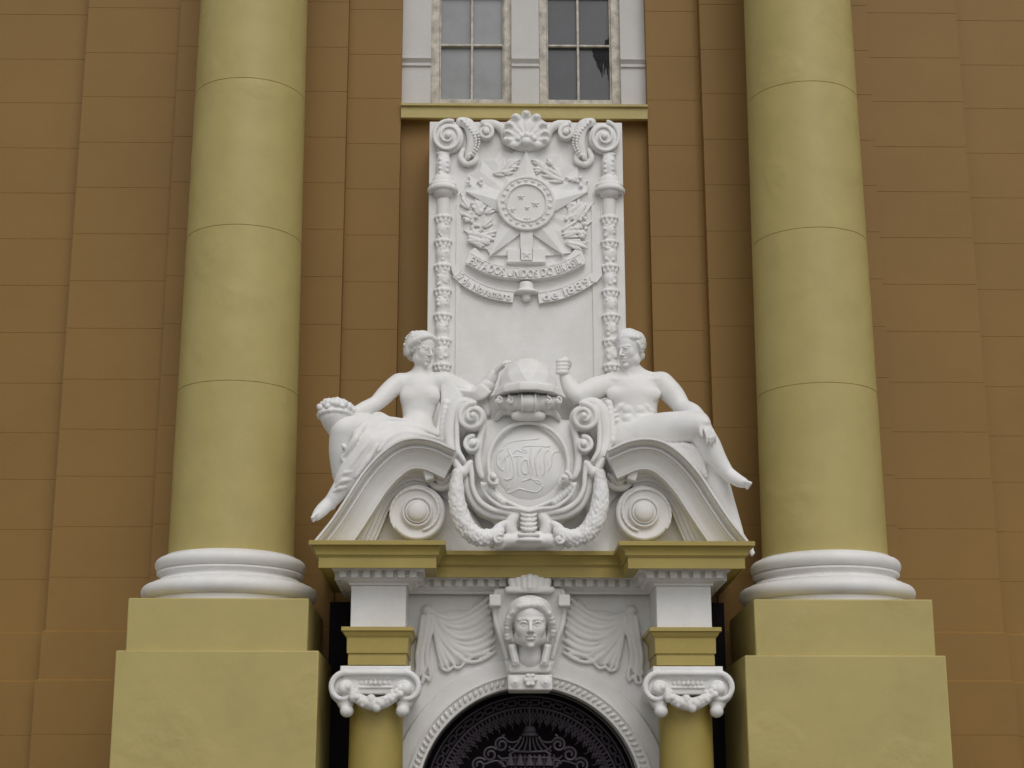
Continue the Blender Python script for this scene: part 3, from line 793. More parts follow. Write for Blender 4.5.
# ================================================================ BROKEN PEDIMENT
def mk_path(lst, sx, Y, n=8):
    p = spline(PS(lst, Y), n)
    return p if sx < 0 else [mir(v) for v in p]
def sweep_xz(bm, pts, prof, sx, y_off=0, caps=True):
    """profile (inward n, Y) swept along curve in XZ; inward is to the right of travel on the left half"""
    rows = []; L = len(pts)
    for i, p in enumerate(pts):
        a = pts[max(i - 1, 0)]; b = pts[min(i + 1, L - 1)]; t = (b - a); t /= np.linalg.norm(t)
        n = np.array([t[2], 0, -t[0]]) * (1 if sx < 0 else -1)
        rows.append([bm.verts.new((p[0] + n[0] * o, y, p[2] + n[2] * o)) for o, y in prof])
    m = len(prof)
    for i in range(L - 1):
        for j in range(m):
            bm.faces.new((rows[i][j], rows[i + 1][j], rows[i + 1][(j + 1) % m], rows[i][(j + 1) % m]))
    if caps: bm.faces.new(rows[0]); bm.faces.new(rows[-1][::-1])
ZB = zc_[0] + .012      # top of the cornice
ped_curve = [(310.5, 545), (316.5, 537), (331, 519), (347, 495), (362, 472), (378, 454), (396, 441), (414, 436.5), (434, 439), (456, 448.5)]
ped_in = [(349, 545), (353.5, 537), (362, 518), (371, 497), (382, 481), (396, 470), (412, 465), (430, 467.5)]
for sx, lab in ((-1, 'curved white broken pediment half under the seated female statue'), (1, 'curved white broken pediment half under the seated male statue')):
    pd = empty('broken_pediment', (sx * 1.3, -.5, ZB), lab, 'pediment', 'halves of the broken pediment')
    Yf = -1.0
    pts = mk_path(ped_curve, sx, Yf)
    prof = [(0, -.1), (0, Yf + .012), (.004, Yf), (.020, Yf), (.024, Yf + .004), (.028, Yf + .035), (.036, Yf + .035), (.046, Yf + .05), (.055, Yf + .085), (.058, Yf + .11), (.072, Yf + .112), (.074, Yf + .09), (.088, Yf + .09), (.092, Yf + .115), (.104, Yf + .12)]
    for i in range(8):
        t = i / 7; prof.append((.110 + .125 * t, Yf + .13 + .06 * math.sin(t * math.pi / 2)))
    prof += [(.244, Yf + .195), (.258, Yf + .195), (.262, Yf + .21), (.264, -.1)]
    bm = bmesh.new(); sweep_xz(bm, pts, prof, sx); bmo('curved_cornice', bm, M['white'], pd, sharp=32)
    Yi = Yf + .29
    pts = mk_path(ped_in, sx, Yi)
    prof = [(-.09, -.1), (-.09, Yi), (.0, Yi), (.03, Yi + .03), (.06, Yi + .045), (.062, Yi + .065), (.085, Yi + .07), (.10, Yi + .10), (.125, Yi + .105), (.125, Yi + .105), (.127, Yi + .13), (.16, Yi + .135), (.165, Yi + .155), (.185, Yi + .155), (.187, -.1)]
    bm = bmesh.new(); sweep_xz(bm, pts, prof, sx); bmo('inner_moulding', bm, M['white'], pd, sharp=32)
    # tympanum wall
    Yt = -.44
    oc = mk_path([(a + 5, b + 5) for a, b in ped_curve] + [(468, 470), (474, 500)], sx, Yt, 4)
    bm = bmesh.new()
    zf = ZB - .01
    prev = None
    for p in oc:
        cur = [bm.verts.new((p[0], Yt, max(p[2], zf + .01))), bm.verts.new((p[0], Yt, zf)), bm.verts.new((p[0], -.05, max(p[2], zf + .01)))]
        if prev: bm.faces.new((prev[0], cur[0], cur[1], prev[1])); bm.faces.new((prev[0], cur[0], cur[2], prev[2]))
        prev = cur
    bmo('tympanum', bm, M['white'], pd, sharp=32)
    # round boss
    c = P(417.5, 513, -.60); c[0] = abs(c[0]) * sx; r = .262
    bm = bmesh.new()
    pr = [(r * 1.0, .25), (r, -.02), (r * .985, -.045), (r * .93, -.055), (r * .60, -.035), (r * .56, -.04), (r * .55, -.075), (r * .51, -.085), (r * .47, -.08), (r * .45, -.06), (r * .43, -.06), (r * .42, -.09), (r * .38, -.095)]
    for i in range(7): a = R(90 * i / 6); pr.append((r * .36 * math.cos(a) + .0005, -.095 - .045 * math.sin(a)))
    lathe(bm, c, [(a, b) for a, b in pr], 72, axis='y'); bmo('round_boss', bm, M['white'], pd, sharp=35)
    # scroll that the boss belongs to, running down to the middle
    S = Sculpt()
    def q(lst, Y): 
        o = PS(lst, Y); return o if sx < 0 else [mir(v) for v in o]
    S.tube(q([(404, 487), (418, 481), (436, 484), (452, 500), (466, 521), (484, 545)], -.46), [.02, .035, .04, .045, .05, .05], .01)
    S.tube(q([(408, 481), (425, 475), (444, 484), (458, 502), (472, 521), (492, 545)], -.48), [.02, .03, .04, .04, .04, .04], .012)
    S.tube(q([(429, 482), (437, 487), (447, 486), (455, 480)], -.60), [.02, .035, .035, .02], .01)
    S.tube(q([(436, 478), (443, 482), (452, 474)], -.64), [.02, .03, .02], .008)
    S.box(q([(429, 476)], -.66)[0], (.045, .10, .055), .006, rot(0, sx * 15, 0), .01)
    S.tube([c + np.array([-sx * r * (.99 - .30 * t) * math.cos(R(215 - 285 * t)), -.058, r * (.99 - .30 * t) * math.sin(R(215 - 285 * t))]) for t in np.linspace(0, 1, 22)], .013, .012, sm=False)
    S.build('side_scroll', M['white'], pd, .009)

# ================================================================ CARTOUCHE
AX = X(528.3, 470, -.7)
car = empty('cartouche', (0, -.55, ZB), 'ornate white scrolled cartouche with monogram shield and faceted dome between the two statues', 'cartouche')
bm = bmesh.new()
bp = [(456, 548), (458, 500), (461, 470), (452, 440), (450, 412), (458, 402), (478, 402), (500, 392)]
pp = [P(a, b, -.42) for a, b in bp]; L_ = [Vector(v) for v in pp]; Rr = [Vector(mir(v)) for v in pp][::-1]
L_[0].z = Rr[-1].z = Z(551, YCF - OV) - .0
v0 = [bm.verts.new(v) for v in L_ + Rr]; v1 = [bm.verts.new(v + Vector((0, .4, 0))) for v in L_ + Rr]
bm.faces.new(v0)
for i in range(len(v0)): j = (i + 1) % len(v0); bm.faces.new((v0[i], v1[i], v1[j], v0[j]))
zpl = Z(551, YCF - OV)
xpl = .5 * (X(605, 548, -.5) - X(447, 548, -.5))
box(bm, (-xpl, -.50, zpl - .02), (xpl, -.2, Z(541, -.5)))
bmo('backing_block', bm, M['white'], car)
# shield body
S = Sculpt()
oc = ctr0(P(529, 466.5, -.60))
S.ell(oc + [0, .06, -.02], (.56, .16, .60), .04)
for (a, b, r) in ((484, 440, .2), (478, 470, .16), (492, 500, .2), (515, 520, .2)):
    for sx in (-1, 1):
        p = sym(P(a, b, -.50), sx); S.ell(p, (r, .14, r), .05)
for sx in (-1, 1):
    def q(lst, Y=-.6):
        o = [P(430 + a[0] / 3.49, 340 + a[1] / 3.49, a[2] if len(a) > 2 else Y) for a in lst]
        return o if sx < 0 else [mir(v) for v in o]
    # outer strap with its volute
    vc = q([(150, 272)], -.72)[0]
    S.tube(q([(152, 222), (112, 218), (84, 245), (74, 300), (76, 350), (90, 395), (112, 432)], -.66), [.035, .05, .06, .06, .055, .05, .04], .012)
    S.tube(q([(135, 225), (104, 238), (95, 300), (98, 380), (118, 420)], -.74), [.02, .022, .022, .022, .02], .008)
    S.volute(vc, .135, 1.7, sx, 90, .026, .07, .006, .26)
    vc = q([(150, 368)], -.70)[0]
    S.volute(vc, .085, 1.3, sx, 90, .022, .05, .006, .34)
    S.tube(q([(112, 432), (130, 440), (128, 475), (132, 520), (158, 575), (200, 605), (250, 618), (285, 625), (300, 650)], -.66), [.03, .035, .035, .035, .035, .035, .035, .035, .03], .012)
    S.tube(q([(140, 430), (146, 470), (150, 515), (172, 560), (215, 590), (262, 600), (290, 606)], -.72), [.022, .022, .022, .024, .026, .026, .02], .008)
    S.tube(q([(190, 300), (176, 340), (168, 400), (172, 450), (182, 480)], -.70), [.02, .03, .03, .03, .02], .012)
    # leaf point joining garland
    S.tube(q([(80, 415), (95, 440), (112, 465), (132, 440), (142, 425)], -.72), [.02, .035, .045, .03, .02], .01)
    S.volute(q([(222, 484)], -.79)[0], .068, 1.2, -sx, 0, .02, .04, .005, .38)
    # beads strip
    for i in range(7):
        t = i / 6; p = q([(192 + 62 * t, 508 + 58 * t ** .9)], -.755)[0]; S.ell(p, (.032, .03, .032), .004)
    S.tube(q([(180, 500), (196, 540), (232, 572), (262, 585), (300, 588), (345, 598)], -.755), .016, .006)
    # feet scrolls
    S.tube(q([(262, 640), (236, 660), (226, 690), (236, 716), (262, 712)], -.74), [.03, .04, .045, .04, .02], .012)
    S.volute(q([(240, 698)], -.82)[0], .05, 1.1, sx, 60, .015, .02, .004, .4)
    S.tube(q([(262, 700), (300, 695), (320, 680), (345, 676)], -.72), [.06, .05, .035, .03], .012)
    S.tube(q([(300, 612), (286, 630), (280, 655), (288, 676)], -.70), [.04, .05, .055, .05], .015)
    # serrated leaf edge outside the strap
    for i in range(11):
        t = i / 10; p = q([(58 - 8 * math.sin(t * 3) + (12 if i > 7 else 0), 225 + 175 * t)], -.52)[0]; S.ell(p, (.05, .07, .055), .012)
for i in range(4):
    c0 = ctr0(P(529, 515 + i * 4.6, -.76 - .01 * i))
    S.tube([c0 + [-.075, .02, .02], c0 + [-.04, -.01, -.008], c0 + [0, -.02, -.016], c0 + [.04, -.01, -.008], c0 + [.075, .02, .02]], [.008, .018, .022, .018, .008], .004)
c0 = ctr0(P(529, 541, -.75))
S.ell(c0 + [0, .04, 0], (.20, .09, .055), .02); S.box(c0 + [0, -.02, .05], (.10, .05, .014), .008, rd=.01)
S.ell(c0 + [0, -.03, 0], (.12, .06, .03), .01)
# bowl cut for the shield, then the raised rim
S.ell(oc + [0, -.20, .01], (.36, .14, .385), .02, op=-1)
S.build('scroll_frame', M['stat'], car, .0085)
S = Sculpt()
S.ell(oc + [0, -.02, 0], (.355, .125, .375), .01)
n = 44
rim = []
for i in range(-7, n - 6):
    a = 2 * math.pi * i / n * (30 / 44) + R(-8) ; 
for i in range(41):
    a = R(-28 + 236 * i / 40); rim.append(oc + np.array([.375 * math.cos(a), -.115, .40 * math.sin(a)]))
S.tube(rim, .020, .006, sm=False)
rim2 = [oc + np.array([.39 * math.cos(R(a)) * (1 + .03 * math.sin(R(a * 6))), -.11, .425 * math.sin(R(a)) * (1 + .02 * math.cos(R(a * 8)))]) for a in range(215, 326, 6)]
S.tube(rim2, .02, .006, sm=False)
S.build('monogram_shield', M['stat'], car, .0085)
# monogram
bm = bmesh.new()
def mg(lst, r=.010):
    o = []
    for a, b in lst:
        p = P(480 + a / 7.68, 415 + b / 7.68, -.74)
        u = (p[0] - oc[0]) / .355; v = (p[2] - oc[2]) / .375
        y = oc[1] - .02 - .125 * math.sqrt(max(0, 1 - u * u - v * v)) ; o.append(np.array([p[0], y, p[2]]))
    o = spline(o, 5); tube(bm, o, [r * .72 * (.5 if i in (0, len(o) - 1) else 1) for i in range(len(o))], 6)
for l, r in (([(180, 235), (230, 205), (320, 190), (400, 185), (440, 180), (460, 165)], .009), ([(330, 290), (360, 285), (355, 268), (335, 270), (330, 245), (400, 235), (520, 240), (545, 220)], .009),
             ([(185, 250), (150, 275), (135, 330), (150, 390), (180, 420), (165, 375), (190, 330), (230, 300)], .011), ([(230, 240), (215, 260), (245, 320), (262, 400), (255, 470), (215, 490), (185, 480)], .012),
             ([(190, 300), (205, 360), (195, 440)], .010), ([(300, 320), (290, 380), (300, 470)], .013), ([(370, 345), (335, 350), (320, 390), (330, 440), (360, 450), (375, 410), (365, 350)], .012),
             ([(400, 250), (385, 330), (400, 420), (390, 470), (360, 500)], .012), ([(470, 250), (440, 290), (425, 350), (435, 420), (440, 470)], .013), ([(530, 260), (500, 290), (495, 350), (500, 410), (480, 470)], .013),
             ([(615, 270), (575, 275), (555, 310), (548, 370), (520, 430)], .012), ([(380, 430), (400, 490), (450, 500), (470, 520), (440, 520), (400, 490), (340, 500), (320, 510)], .009),
             ([(250, 320), (290, 315), (330, 320)], .010), ([(235, 545), (205, 560), (215, 585), (255, 580), (300, 560), (360, 575), (430, 585), (470, 560), (490, 530)], .010),
             ([(150, 400), (130, 350), (165, 310)], .009), ([(250, 300), (280, 270), (330, 285)], .010), ([(465, 350), (460, 420)], .008), ([(520, 340), (528, 400)], .008), ([(235, 340), (232, 440)], .008)):
    mg(l, r)
bmo('monogram', bm, M['stat'], car, sharp=60)
# dome
dm = empty
def faceted_dome():
    bm = bmesh.new(); c = ctr0(P(527.6, 391, -.66))
    n = 12; rr = .292
    hs_ = P(527, 361.5, -.70)[2] - P(527, 388, -.9)[2]
    lev = [(1.0, 0), (.93, .36), (.72, .70), (.40, .925)]
    rings = []
    for k, (q_, z_) in enumerate(lev):
        rings.append([bm.verts.new((c[0] + rr * q_ * math.cos(2 * math.pi * (i + .5 * (k % 2)) / n + R(-90)), c[1] + rr * q_ * math.sin(2 * math.pi * (i + .5 * (k % 2)) / n + R(-90)), c[2] + hs_ * z_)) for i in range(n)])
    top = bm.verts.new((c[0], c[1], c[2] + hs_))
    for k in range(3):
        for i in range(n):
            a, b = rings[k], rings[k + 1]
            if k % 2 == 0: bm.faces.new((a[i], a[(i + 1) % n], b[i])); bm.faces.new((b[i], a[(i + 1) % n], b[(i + 1) % n]))
            else: bm.faces.new((a[i], a[(i + 1) % n], b[(i + 1) % n])); bm.faces.new((a[i], b[(i + 1) % n], b[i]))
    for i in range(n): bm.faces.new((rings[3][i], rings[3][(i + 1) % n], top))
    d = bmo('faceted_dome', bm, M['stat'], car, sharp=5, bevel=.004)
    bm = bmesh.new(); pr = [(.0, -.05), (.33, -.07), (.335, -.045), (.325, -.005), (.305, .005), (.30, .02), (.2, .03)]
    rows = []
    for i in range(12):
        a = 2 * math.pi * (i + .5) / 12; k = .99
        rows.append([bm.verts.new((c[0] + r * k * math.cos(a), c[1] + r * k * math.sin(a), c[2] + z)) for r, z in pr])
    for i in range(12):
        a, b = rows[i], rows[(i + 1) % 12]
        for j in range(len(pr) - 1): bm.faces.new((a[j], b[j], b[j + 1], a[j + 1]))
    bmo('dome_rim', bm, M['stat'], car, sharp=25, bevel=.003)
    return c
dc = faceted_dome()
S = Sculpt()
for x, r, hh2 in ((0, .075, .075), (-.135, .055, .07), (.135, .055, .07), (-.235, .055, .055), (.235, .055, .055)):
    p = P(527.6, 403, -.84 + abs(x) * .4); p[0] = AX + x
    S.cone(p + [-r * .35, 0, 0], p + [r * .35, 0, 0], hh2, hh2, .006)
    S.ell(p, (r * 1.15, hh2 * 1.05, hh2 * 1.05), .01)
    for d_ in (-1, 1): S.tube([p + [d_ * r * .85, hh2 * math.cos(R(a)) * -1.05, hh2 * math.sin(R(a)) * 1.05] for a in range(-90, 100, 20)], .011, .004, sm=False)
    if abs(x) > .1:
        S.volute(p + [np.sign(x) * r * .8, -.05, 0], .04, 1, 1, 90, .010, .01, .003, .4)
for sx in (-1, 1):
    S.tube([P(527.6 - 12, 415, -.76) * [0, 1, 1] + [AX, 0, 0] + [sx * .02, 0, 0], P(527, 416, -.77) * [0, 1, 1] + [AX, 0, 0] + [sx * .10, 0, 0], P(527, 416, -.77) * [0, 1, 1] + [AX, 0, 0] + [sx * .13, 0, .0]], [.05, .042, .03], .01)
    S.tube([(AX + sx * .14, -.72, P(527, 411, -.72)[2]), (AX + sx * .24, -.66, P(527, 411, -.7)[2]), (AX + sx * .30, -.62, P(527, 417, -.7)[2])], [.04, .03, .02], .01)
S.ell(P(527, 416, -.76) * [0, 1, 1] + [AX, 0, 0], (.07, .05, .05), .01)
S.ell(P(527, 404, -.62) * [0, 1, 1] + [AX, 0, 0], (.28, .16, .11), .02)
S.build('rolled_ornament', M['stat'], car, .008)
# garlands
for sx in (-1, 1):
    S = Sculpt()
    g = [(95, 462), (92, 520), (97, 580), (118, 640), (155, 682), (205, 690), (250, 664)]
    pts = [P(430 + a / 3.49, 340 + b / 3.49, -.78) for a, b in g]; pts = pts if sx < 0 else [mir(v) for v in pts]
    S.tube(pts, [.028, .052, .065, .07, .065, .055, .03], .01)
    sp = spline(pts, 10); rs = np.interp(np.linspace(0, 6, len(sp)), range(7), [.028, .052, .065, .07, .065, .055, .03])
    for i, p in enumerate(sp):
        if i < len(sp) - 1: t = sp[i + 1] - p; t /= np.linalg.norm(t)
        u = np.array([t[2], 0, -t[0]])
        if i % 2 == 0 and i > 30: continue
        for k in range(6):
            a = R(-80 + 32 * k + 16 * (i // 2 % 2) + random.uniform(-6, 6)); nn = u * math.sin(a) + np.array([0, -1, 0]) * math.cos(a)
            e = random.uniform(.020, .028)
            S.ell(p + nn * rs[i] * 1.0, (e * .9, e * .9, e * 1.25), .003)
        if i % 12 == 8 and i < 40: S.tube([p + (u * math.sin(R(a)) + np.array([0, -1, 0]) * math.cos(R(a))) * (rs[i] + .010) for a in range(-90, 91, 20)], .010, .004, sm=False)
    S.build('garland', M['stat'], car, .0085)

AX = 0.0
# ================================================================ TABLET
YT = .30
tab = empty('heraldic_tablet', (0, YT, ZB), 'tall white tablet with star emblem and motto ribbons under the window sill', 'tablet')
bm = bmesh.new(); xt = .5 * (X(625.5, 300, YT) - X(427.5, 300, YT)); ztt = Z(122, YT)
box(bm, (-xt, YT, ZB + .3), (xt, YR + .02, ztt))
bmo('tablet_slab', bm, M['white'], tab, bevel=.008)
def T(px, py, dy=0): return P(px, py, YT - dy)
def z1(a, b): return (400 + a / 3.49, 90 + b / 3.49)
bm = bmesh.new()       # moulded strips along the field
for sx in (-1, 1):
    xx = abs(T(456, 250)[0]) * sx; x2 = abs(T(461, 250)[0]) * sx
    a, b = sorted((xx, x2)); box(bm, (a, YT - .018, ZB + .3), (b, YT + .01, Z(205, YT)))
    xx = abs(T(449.5, 250)[0]) * sx; x2 = abs(T(451.5, 250)[0]) * sx
    a, b = sorted((xx, x2)); box(bm, (a, YT - .012, ZB + .3), (b, YT + .01, Z(180, YT)))
bmo('field_border', bm, M['white'], tab, bevel=.004)
for sx in (-1, 1):
    def q(a, b, dy=0):
        p = P(*z1(a, b), YT - dy); return p if sx < 0 else mir(p)
    S = Sculpt()
    S.volute(q(168, 163, .07), .168, 1.9, sx, 75, .021, .06, .003, .22, flat=1.10)
    S.tube([q(210, 108, .05), q(238, 118, .06), q(252, 150, .06), q(250, 195, .05), q(236, 235, .05)], [.045, .06, .06, .05, .03], .012)
    for i in range(14):
        t = i / 13; S.ell(q(215 + 50 * math.sin(t * 2.6), 100 + 130 * t, .125), .016, .004); S.ell(q(232 + 45 * math.sin(t * 2.6), 100 + 125 * t, .11), .014, .004)
    S.volute(q(298, 150, .05), .085, 1.5, -sx if False else -sx, 90, .022, .05, .006, .3)
    S.tube([q(290, 112, .05), q(330, 118, .06), q(360, 140, .05), q(370, 175, .04), q(385, 190, .03)], [.03, .045, .045, .04, .02], .01)
    S.tube([q(220, 205, .05), q(212, 235, .06), q(232, 256, .06), q(262, 246, .06), q(262, 222, .06), q(240, 226, .07)], [.02, .03, .03, .03, .025, .025], .008)
    for i in range(9): S.ell(q(135 - 12 * math.sin(i / 8 * 2.5), 210 - 7 * i, .06), .016, .004)
    S.build('corner_volute', M['stat'], tab, .008)
    # little column with cap and long garland
    S = Sculpt(); xg = 150
    S.ell(q(150, 222, .05), (.075, .06, .03), .008)
    S.tube([q(152, 232, .05), q(152, 262, .06), q(150, 295, .05)], [.06, .075, .065], .01)
    for i in range(7): S.ell(q(140 + 25 * (i % 2), 238 + 8 * i, .12), .02, .004)
    c = q(150, 330, .05)
    S.ell(c + [0, 0, .07], (.10, .09, .03), .01)
    S.cone(c + [0, 0, .02], c + [0, 0, -.02], .115, .13, .01)
    S.ell(c + [0, 0, .0], (.145, .13, .05), .015)
    S.tube([c + [.135 * math.sin(R(a)), -.12 * math.cos(R(a)) , -.07 + .03 * math.cos(R(a))] for a in range(-90, 91, 15)], .028, .01, sm=False)
    S.ell(c + [0, .02, -.10], (.10, .08, .05), .01)
    S.build('garland_cap', M['stat'], tab, .008)
    S = Sculpt()
    ztop = q(151, 388)[2]; zbot = Z(368, YT); xx = q(151, 500)[0]
    S.cone((xx, YT - .02, ztop), (xx, YT - .02, zbot), .070, .070, .01)
    per = (q(151, 535)[2] - q(151, 620)[2]) ; zz = q(151, 450)[2] + per * .0; zz0 = q(151, 450)[2]
    k = -1
    while True:
        zc3 = zz0 - per * k; k += 1
        if zc3 < zbot: break
        if zc3 > ztop: continue
        for i in range(7):
            a = R(-90 + 30 * i); S.ell((xx + .075 * math.sin(a), YT - .02 - .075 * math.cos(a), zc3 + .005), .024, .006)
        for i in range(4):
            a = R(-60 + 40 * i); S.ell((xx + .068 * math.sin(a), YT - .025 - .065 * math.cos(a), zc3 - .035), (.02, .02, .03), .006)
        S.ell((xx, YT - .03, zc3 - per * .5), (.074, .078, .09), .012)
        for i in range(9):
            S.ell((xx + random.uniform(-.05, .05), YT - .09, zc3 - per * .5 + random.uniform(-.07, .07)), random.uniform(.012, .02), .004)
    S.build('long_garland', M['stat'], tab, .0085)
# shell crest
S = Sculpt(); c = T(526.5, 141, .06); c[0] = 0
S.ell(c + [0, -.005, .09], (.26, .11, .205), .01)
for i in range(9):
    a = R(-4 + 188 * i / 8); Lg = .195 + .085 * math.sin(a) ** 2; d_ = np.array([math.cos(a), 0, math.sin(a)])
    tip = c + d_ * Lg + [0, -.085, 0]
    S.cone(c + d_ * .04 + [0, -.05, .0], tip, .012, .030, .012)
    S.ell(tip, (.052, .05, .045), .012); S.ell(tip + [0, -.04, .0], .024, .004)
for i in range(8):
    a = R(-4 + 188 * (i + .5) / 8); Lg = .20 + .085 * math.sin(a) ** 2; d_ = np.array([math.cos(a), 0, math.sin(a)])
    S.cone(c + d_ * .07 + [0, -.115, 0], c + d_ * Lg + [0, -.125, 0], .012, .032, .012, op=-1)
for i in range(5):
    a = R(10 + 160 * i / 4); S.ell(c + [.085 * math.cos(a), -.11, -.01 + .05 * math.sin(a)], .028, .008)
S.ell(c + [0, -.10, -.035], (.055, .06, .045), .01)
for sx in (-1, 1): S.tube([c + [sx * .06, -.07, -.03], c + [sx * .13, -.07, -.06], c + [sx * .20, -.06, -.03], c + [sx * .22, -.05, .02]], [.03, .035, .03, .02], .01)
S.build('shell_crest', M['stat'], tab, .008)
# rays
bm = bmesh.new(); cpx = (526.3, 206.5); cw = T(*cpx, .05); n = 20; ring = []
for i in range(n * 2):
    a = 2 * math.pi * (i + .5) / (2 * n)
    rx, ry = (68, 61) if i % 2 == 0 else (61, 55)
    px, py = cpx[0] + rx * math.cos(a), cpx[1] - ry * math.sin(a)
    if py > 255: py = 255
    ring.append((T(px, py, .046 if i % 2 else .030)))
cv = bm.verts.new(T(*cpx, .045)); vv = [bm.verts.new(v) for v in ring]; vb = [bm.verts.new((v[0], YT + .01, v[2])) for v in ring]
for i in range(len(vv)): j = (i + 1) % len(vv); bm.faces.new((cv, vv[i], vv[j])); bm.faces.new((vv[i], vb[i], vb[j], vv[j]))
bmo('sun_rays', bm, M['stat'], tab, sharp=3)
# star
bm = bmesh.new(); tips = [(526.3, 149), (588.5, 190.5), (563.5, 254), (489, 255.5), (466, 190.5)]
vv = []; vb = []
for i in range(5):
    t0 = tips[i]; t1 = tips[(i + 1) % 5]
    m_ = ((t0[0] + t1[0]) / 2, (t0[1] + t1[1]) / 2); inn = (cpx[0] + (m_[0] - cpx[0]) * .47, cpx[1] + (m_[1] - cpx[1]) * .47)
    vv += [T(*t0, .09), T(*inn, .075)]
ctr = bm.verts.new(T(*cpx, .125)); vt = [bm.verts.new(v) for v in vv]; vb = [bm.verts.new((v[0], YT + .01, v[2])) for v in vv]
for i in range(10): j = (i + 1) % 10; bm.faces.new((ctr, vt[i], vt[j])); bm.faces.new((vt[i], vb[i], vb[j], vt[j]))
star = bmo('five_point_star', bm, M['stat'], tab, sharp=3)
bm = bmesh.new(); mp = .0108
c = T(*cpx, 0.0)
pr = [(28 * mp, .0), (28 * mp, -.142), (27 * mp, -.152), (25.5 * mp, -.152), (25 * mp, -.138), (20.5 * mp, -.138), (20 * mp, -.155), (18.8 * mp, -.16), (18 * mp, -.14), (17.5 * mp, -.130), (.0005, -.130)]
lathe(bm, (c[0], YT, c[2]), pr, 64, axis='y')
def star5(bm, c, r, y, dep, rot_=0):
    top = bm.verts.new((c[0], y - dep * 1.6, c[2])); vs_ = []; bs = []
    for i in range(10):
        a = R(90 + 36 * i + rot_); q_ = r if i % 2 == 0 else r * .45
        vs_.append(bm.verts.new((c[0] + q_ * math.cos(a), y - dep * .6, c[2] + q_ * math.sin(a)))); bs.append(bm.verts.new((c[0] + q_ * math.cos(a), y + .003, c[2] + q_ * math.sin(a))))
    for i in range(10): j = (i + 1) % 10; bm.faces.new((top, vs_[i], vs_[j])); bm.faces.new((vs_[i], bs[i], bs[j], vs_[j]))
for i in range(21):
    a = 2 * math.pi * i / 21 + .1; star5(bm, (c[0] + 22.8 * mp * math.cos(a), 0, c[2] + 22.8 * mp * math.sin(a)), 0.027, YT - .138, .014, random.uniform(0, 72))
for a, b, r in ((423, 357, .038), (515, 402, .042), (462, 428, .026), (365, 440, .042), (463, 500, .040)):
    p = P(455 + a / 6.4, 140 + b / 6.4, YT - .13); star5(bm, p, r, YT - .13, .018)
bmo('star_medallion', bm, M['stat'], tab, sharp=20)
# leaf sprays
S = Sculpt()
def leaf(S, p, ang, L, wd, y):
    d_ = np.array([math.cos(R(ang)), 0, math.sin(R(ang))])
    S.ell(p + d_ * L * .5, (L * .5, .020, wd * .62), .004, rot(0, -ang, 0)); S.ell(p + d_ * L * .42 + np.array([-d_[2], 0, d_[0]]) * wd * .95 + [0, .006, 0], (L * .36, .018, wd * .5), .004, rot(0, -ang - 16, 0)); S.ell(p + d_ * L * .42 - np.array([-d_[2], 0, d_[0]]) * wd * .95 + [0, .006, 0], (L * .36, .018, wd * .5), .004, rot(0, -ang + 16, 0))
def zz3(a, b, dy=.062): return P(455 + a / 6.4, 140 + b / 6.4, YT - dy)
for (a, b, ang, L, wd) in ((130, 470, 60, .22, .035), (150, 480, 85, .2, .035), (170, 480, 110, .2, .035), (90, 440, 120, .16, .03), (190, 470, 40, .16, .03), (110, 500, 150, .12, .03),
                           (75, 590, -10, .22, .04), (80, 615, -20, .24, .04), (70, 640, 0, .26, .035), (150, 600, -20, .2, .035), (180, 560, 50, .15, .03), (200, 600, 20, .12, .03),
                           (720, 470, 40, .2, .035), (740, 500, 45, .24, .035), (760, 520, 55, .22, .035), (720, 440, 70, .16, .03), (700, 500, 20, .2, .03), (780, 450, 80, .14, .03),
                           (680, 600, 10, .22, .03), (690, 620, 20, .24, .03), (700, 650, -10, .22, .035), (680, 580, 35, .2, .03), (740, 650, -20, .2, .03),
                           (250, 215, 35, .18, .03), (280, 200, 45, .2, .03), (300, 190, 55, .18, .028), (330, 180, 40, .16, .025), (240, 210, 10, .16, .03), (310, 215, 30, .14, .025), (360, 150, 30, .12, .02), (350, 170, 0, .1, .02),
                           (700, 260, 160, .2, .035), (690, 240, 145, .22, .035), (650, 240, 150, .2, .03), (600, 200, 140, .18, .025), (590, 190, 170, .16, .02), (570, 160, 150, .14, .02), (560, 190, 190, .12, .018), (540, 140, 160, .1, .018), (620, 160, 120, .1, .02)):
    leaf(S, zz3(a, b), ang, L, wd, 0)
for _ in range(70):
    sx = random.choice((-1, 1)); a = 461 + sx * random.uniform(250, 390); b = random.uniform(400, 660) if random.random() < .7 else random.uniform(230, 290)
    S.ell(zz3(a, b, .062), random.uniform(.014, .026), .006)
S.tube([zz3(150, 540), zz3(110, 560), zz3(210, 650)], .015, .005)
S.build('leaf_spray', M['stat'], tab, .007)
# hilt with star
bm = bmesh.new()
def bxp(x0, y0, x1, y1, d0, d1):
    a = z1(x0, y0); b = z1(x1, y1); p = P(*a, YT); q_ = P(*b, YT); box(bm, (p[0], YT - d1, q_[2]), (q_[0], YT - d0, p[2]))
bxp(419, 500, 463, 562, -.01, .11); bxp(375, 562, 420, 606, -.01, .09); bxp(421, 562, 461, 604, -.01, .125); bxp(462, 562, 507, 606, -.01, .09); bxp(370, 602, 510, 610, -.01, .105)
c = P(*z1(440, 583), YT); star5(bm, c, .055, YT - .125, .012)
c = P(*z1(441, 700), YT - .06); hb = .0
pr = [(.0005, .105), (.05, .10), (.07, .085), (.075, .04), (.078, .02), (.12, .0), (.125, -.012), (.11, -.03), (.05, -.035), (.045, -.05)]
for i in range(7): a = R(-20 - 70 * i / 6) ; pr.append((.05 * math.cos(a) if i < 6 else .0005, -.065 + .05 * math.sin(a)))
lathe(bm, (c[0], YT - .05, 0), [(r, c[2] + z) for r, z in pr], 32)
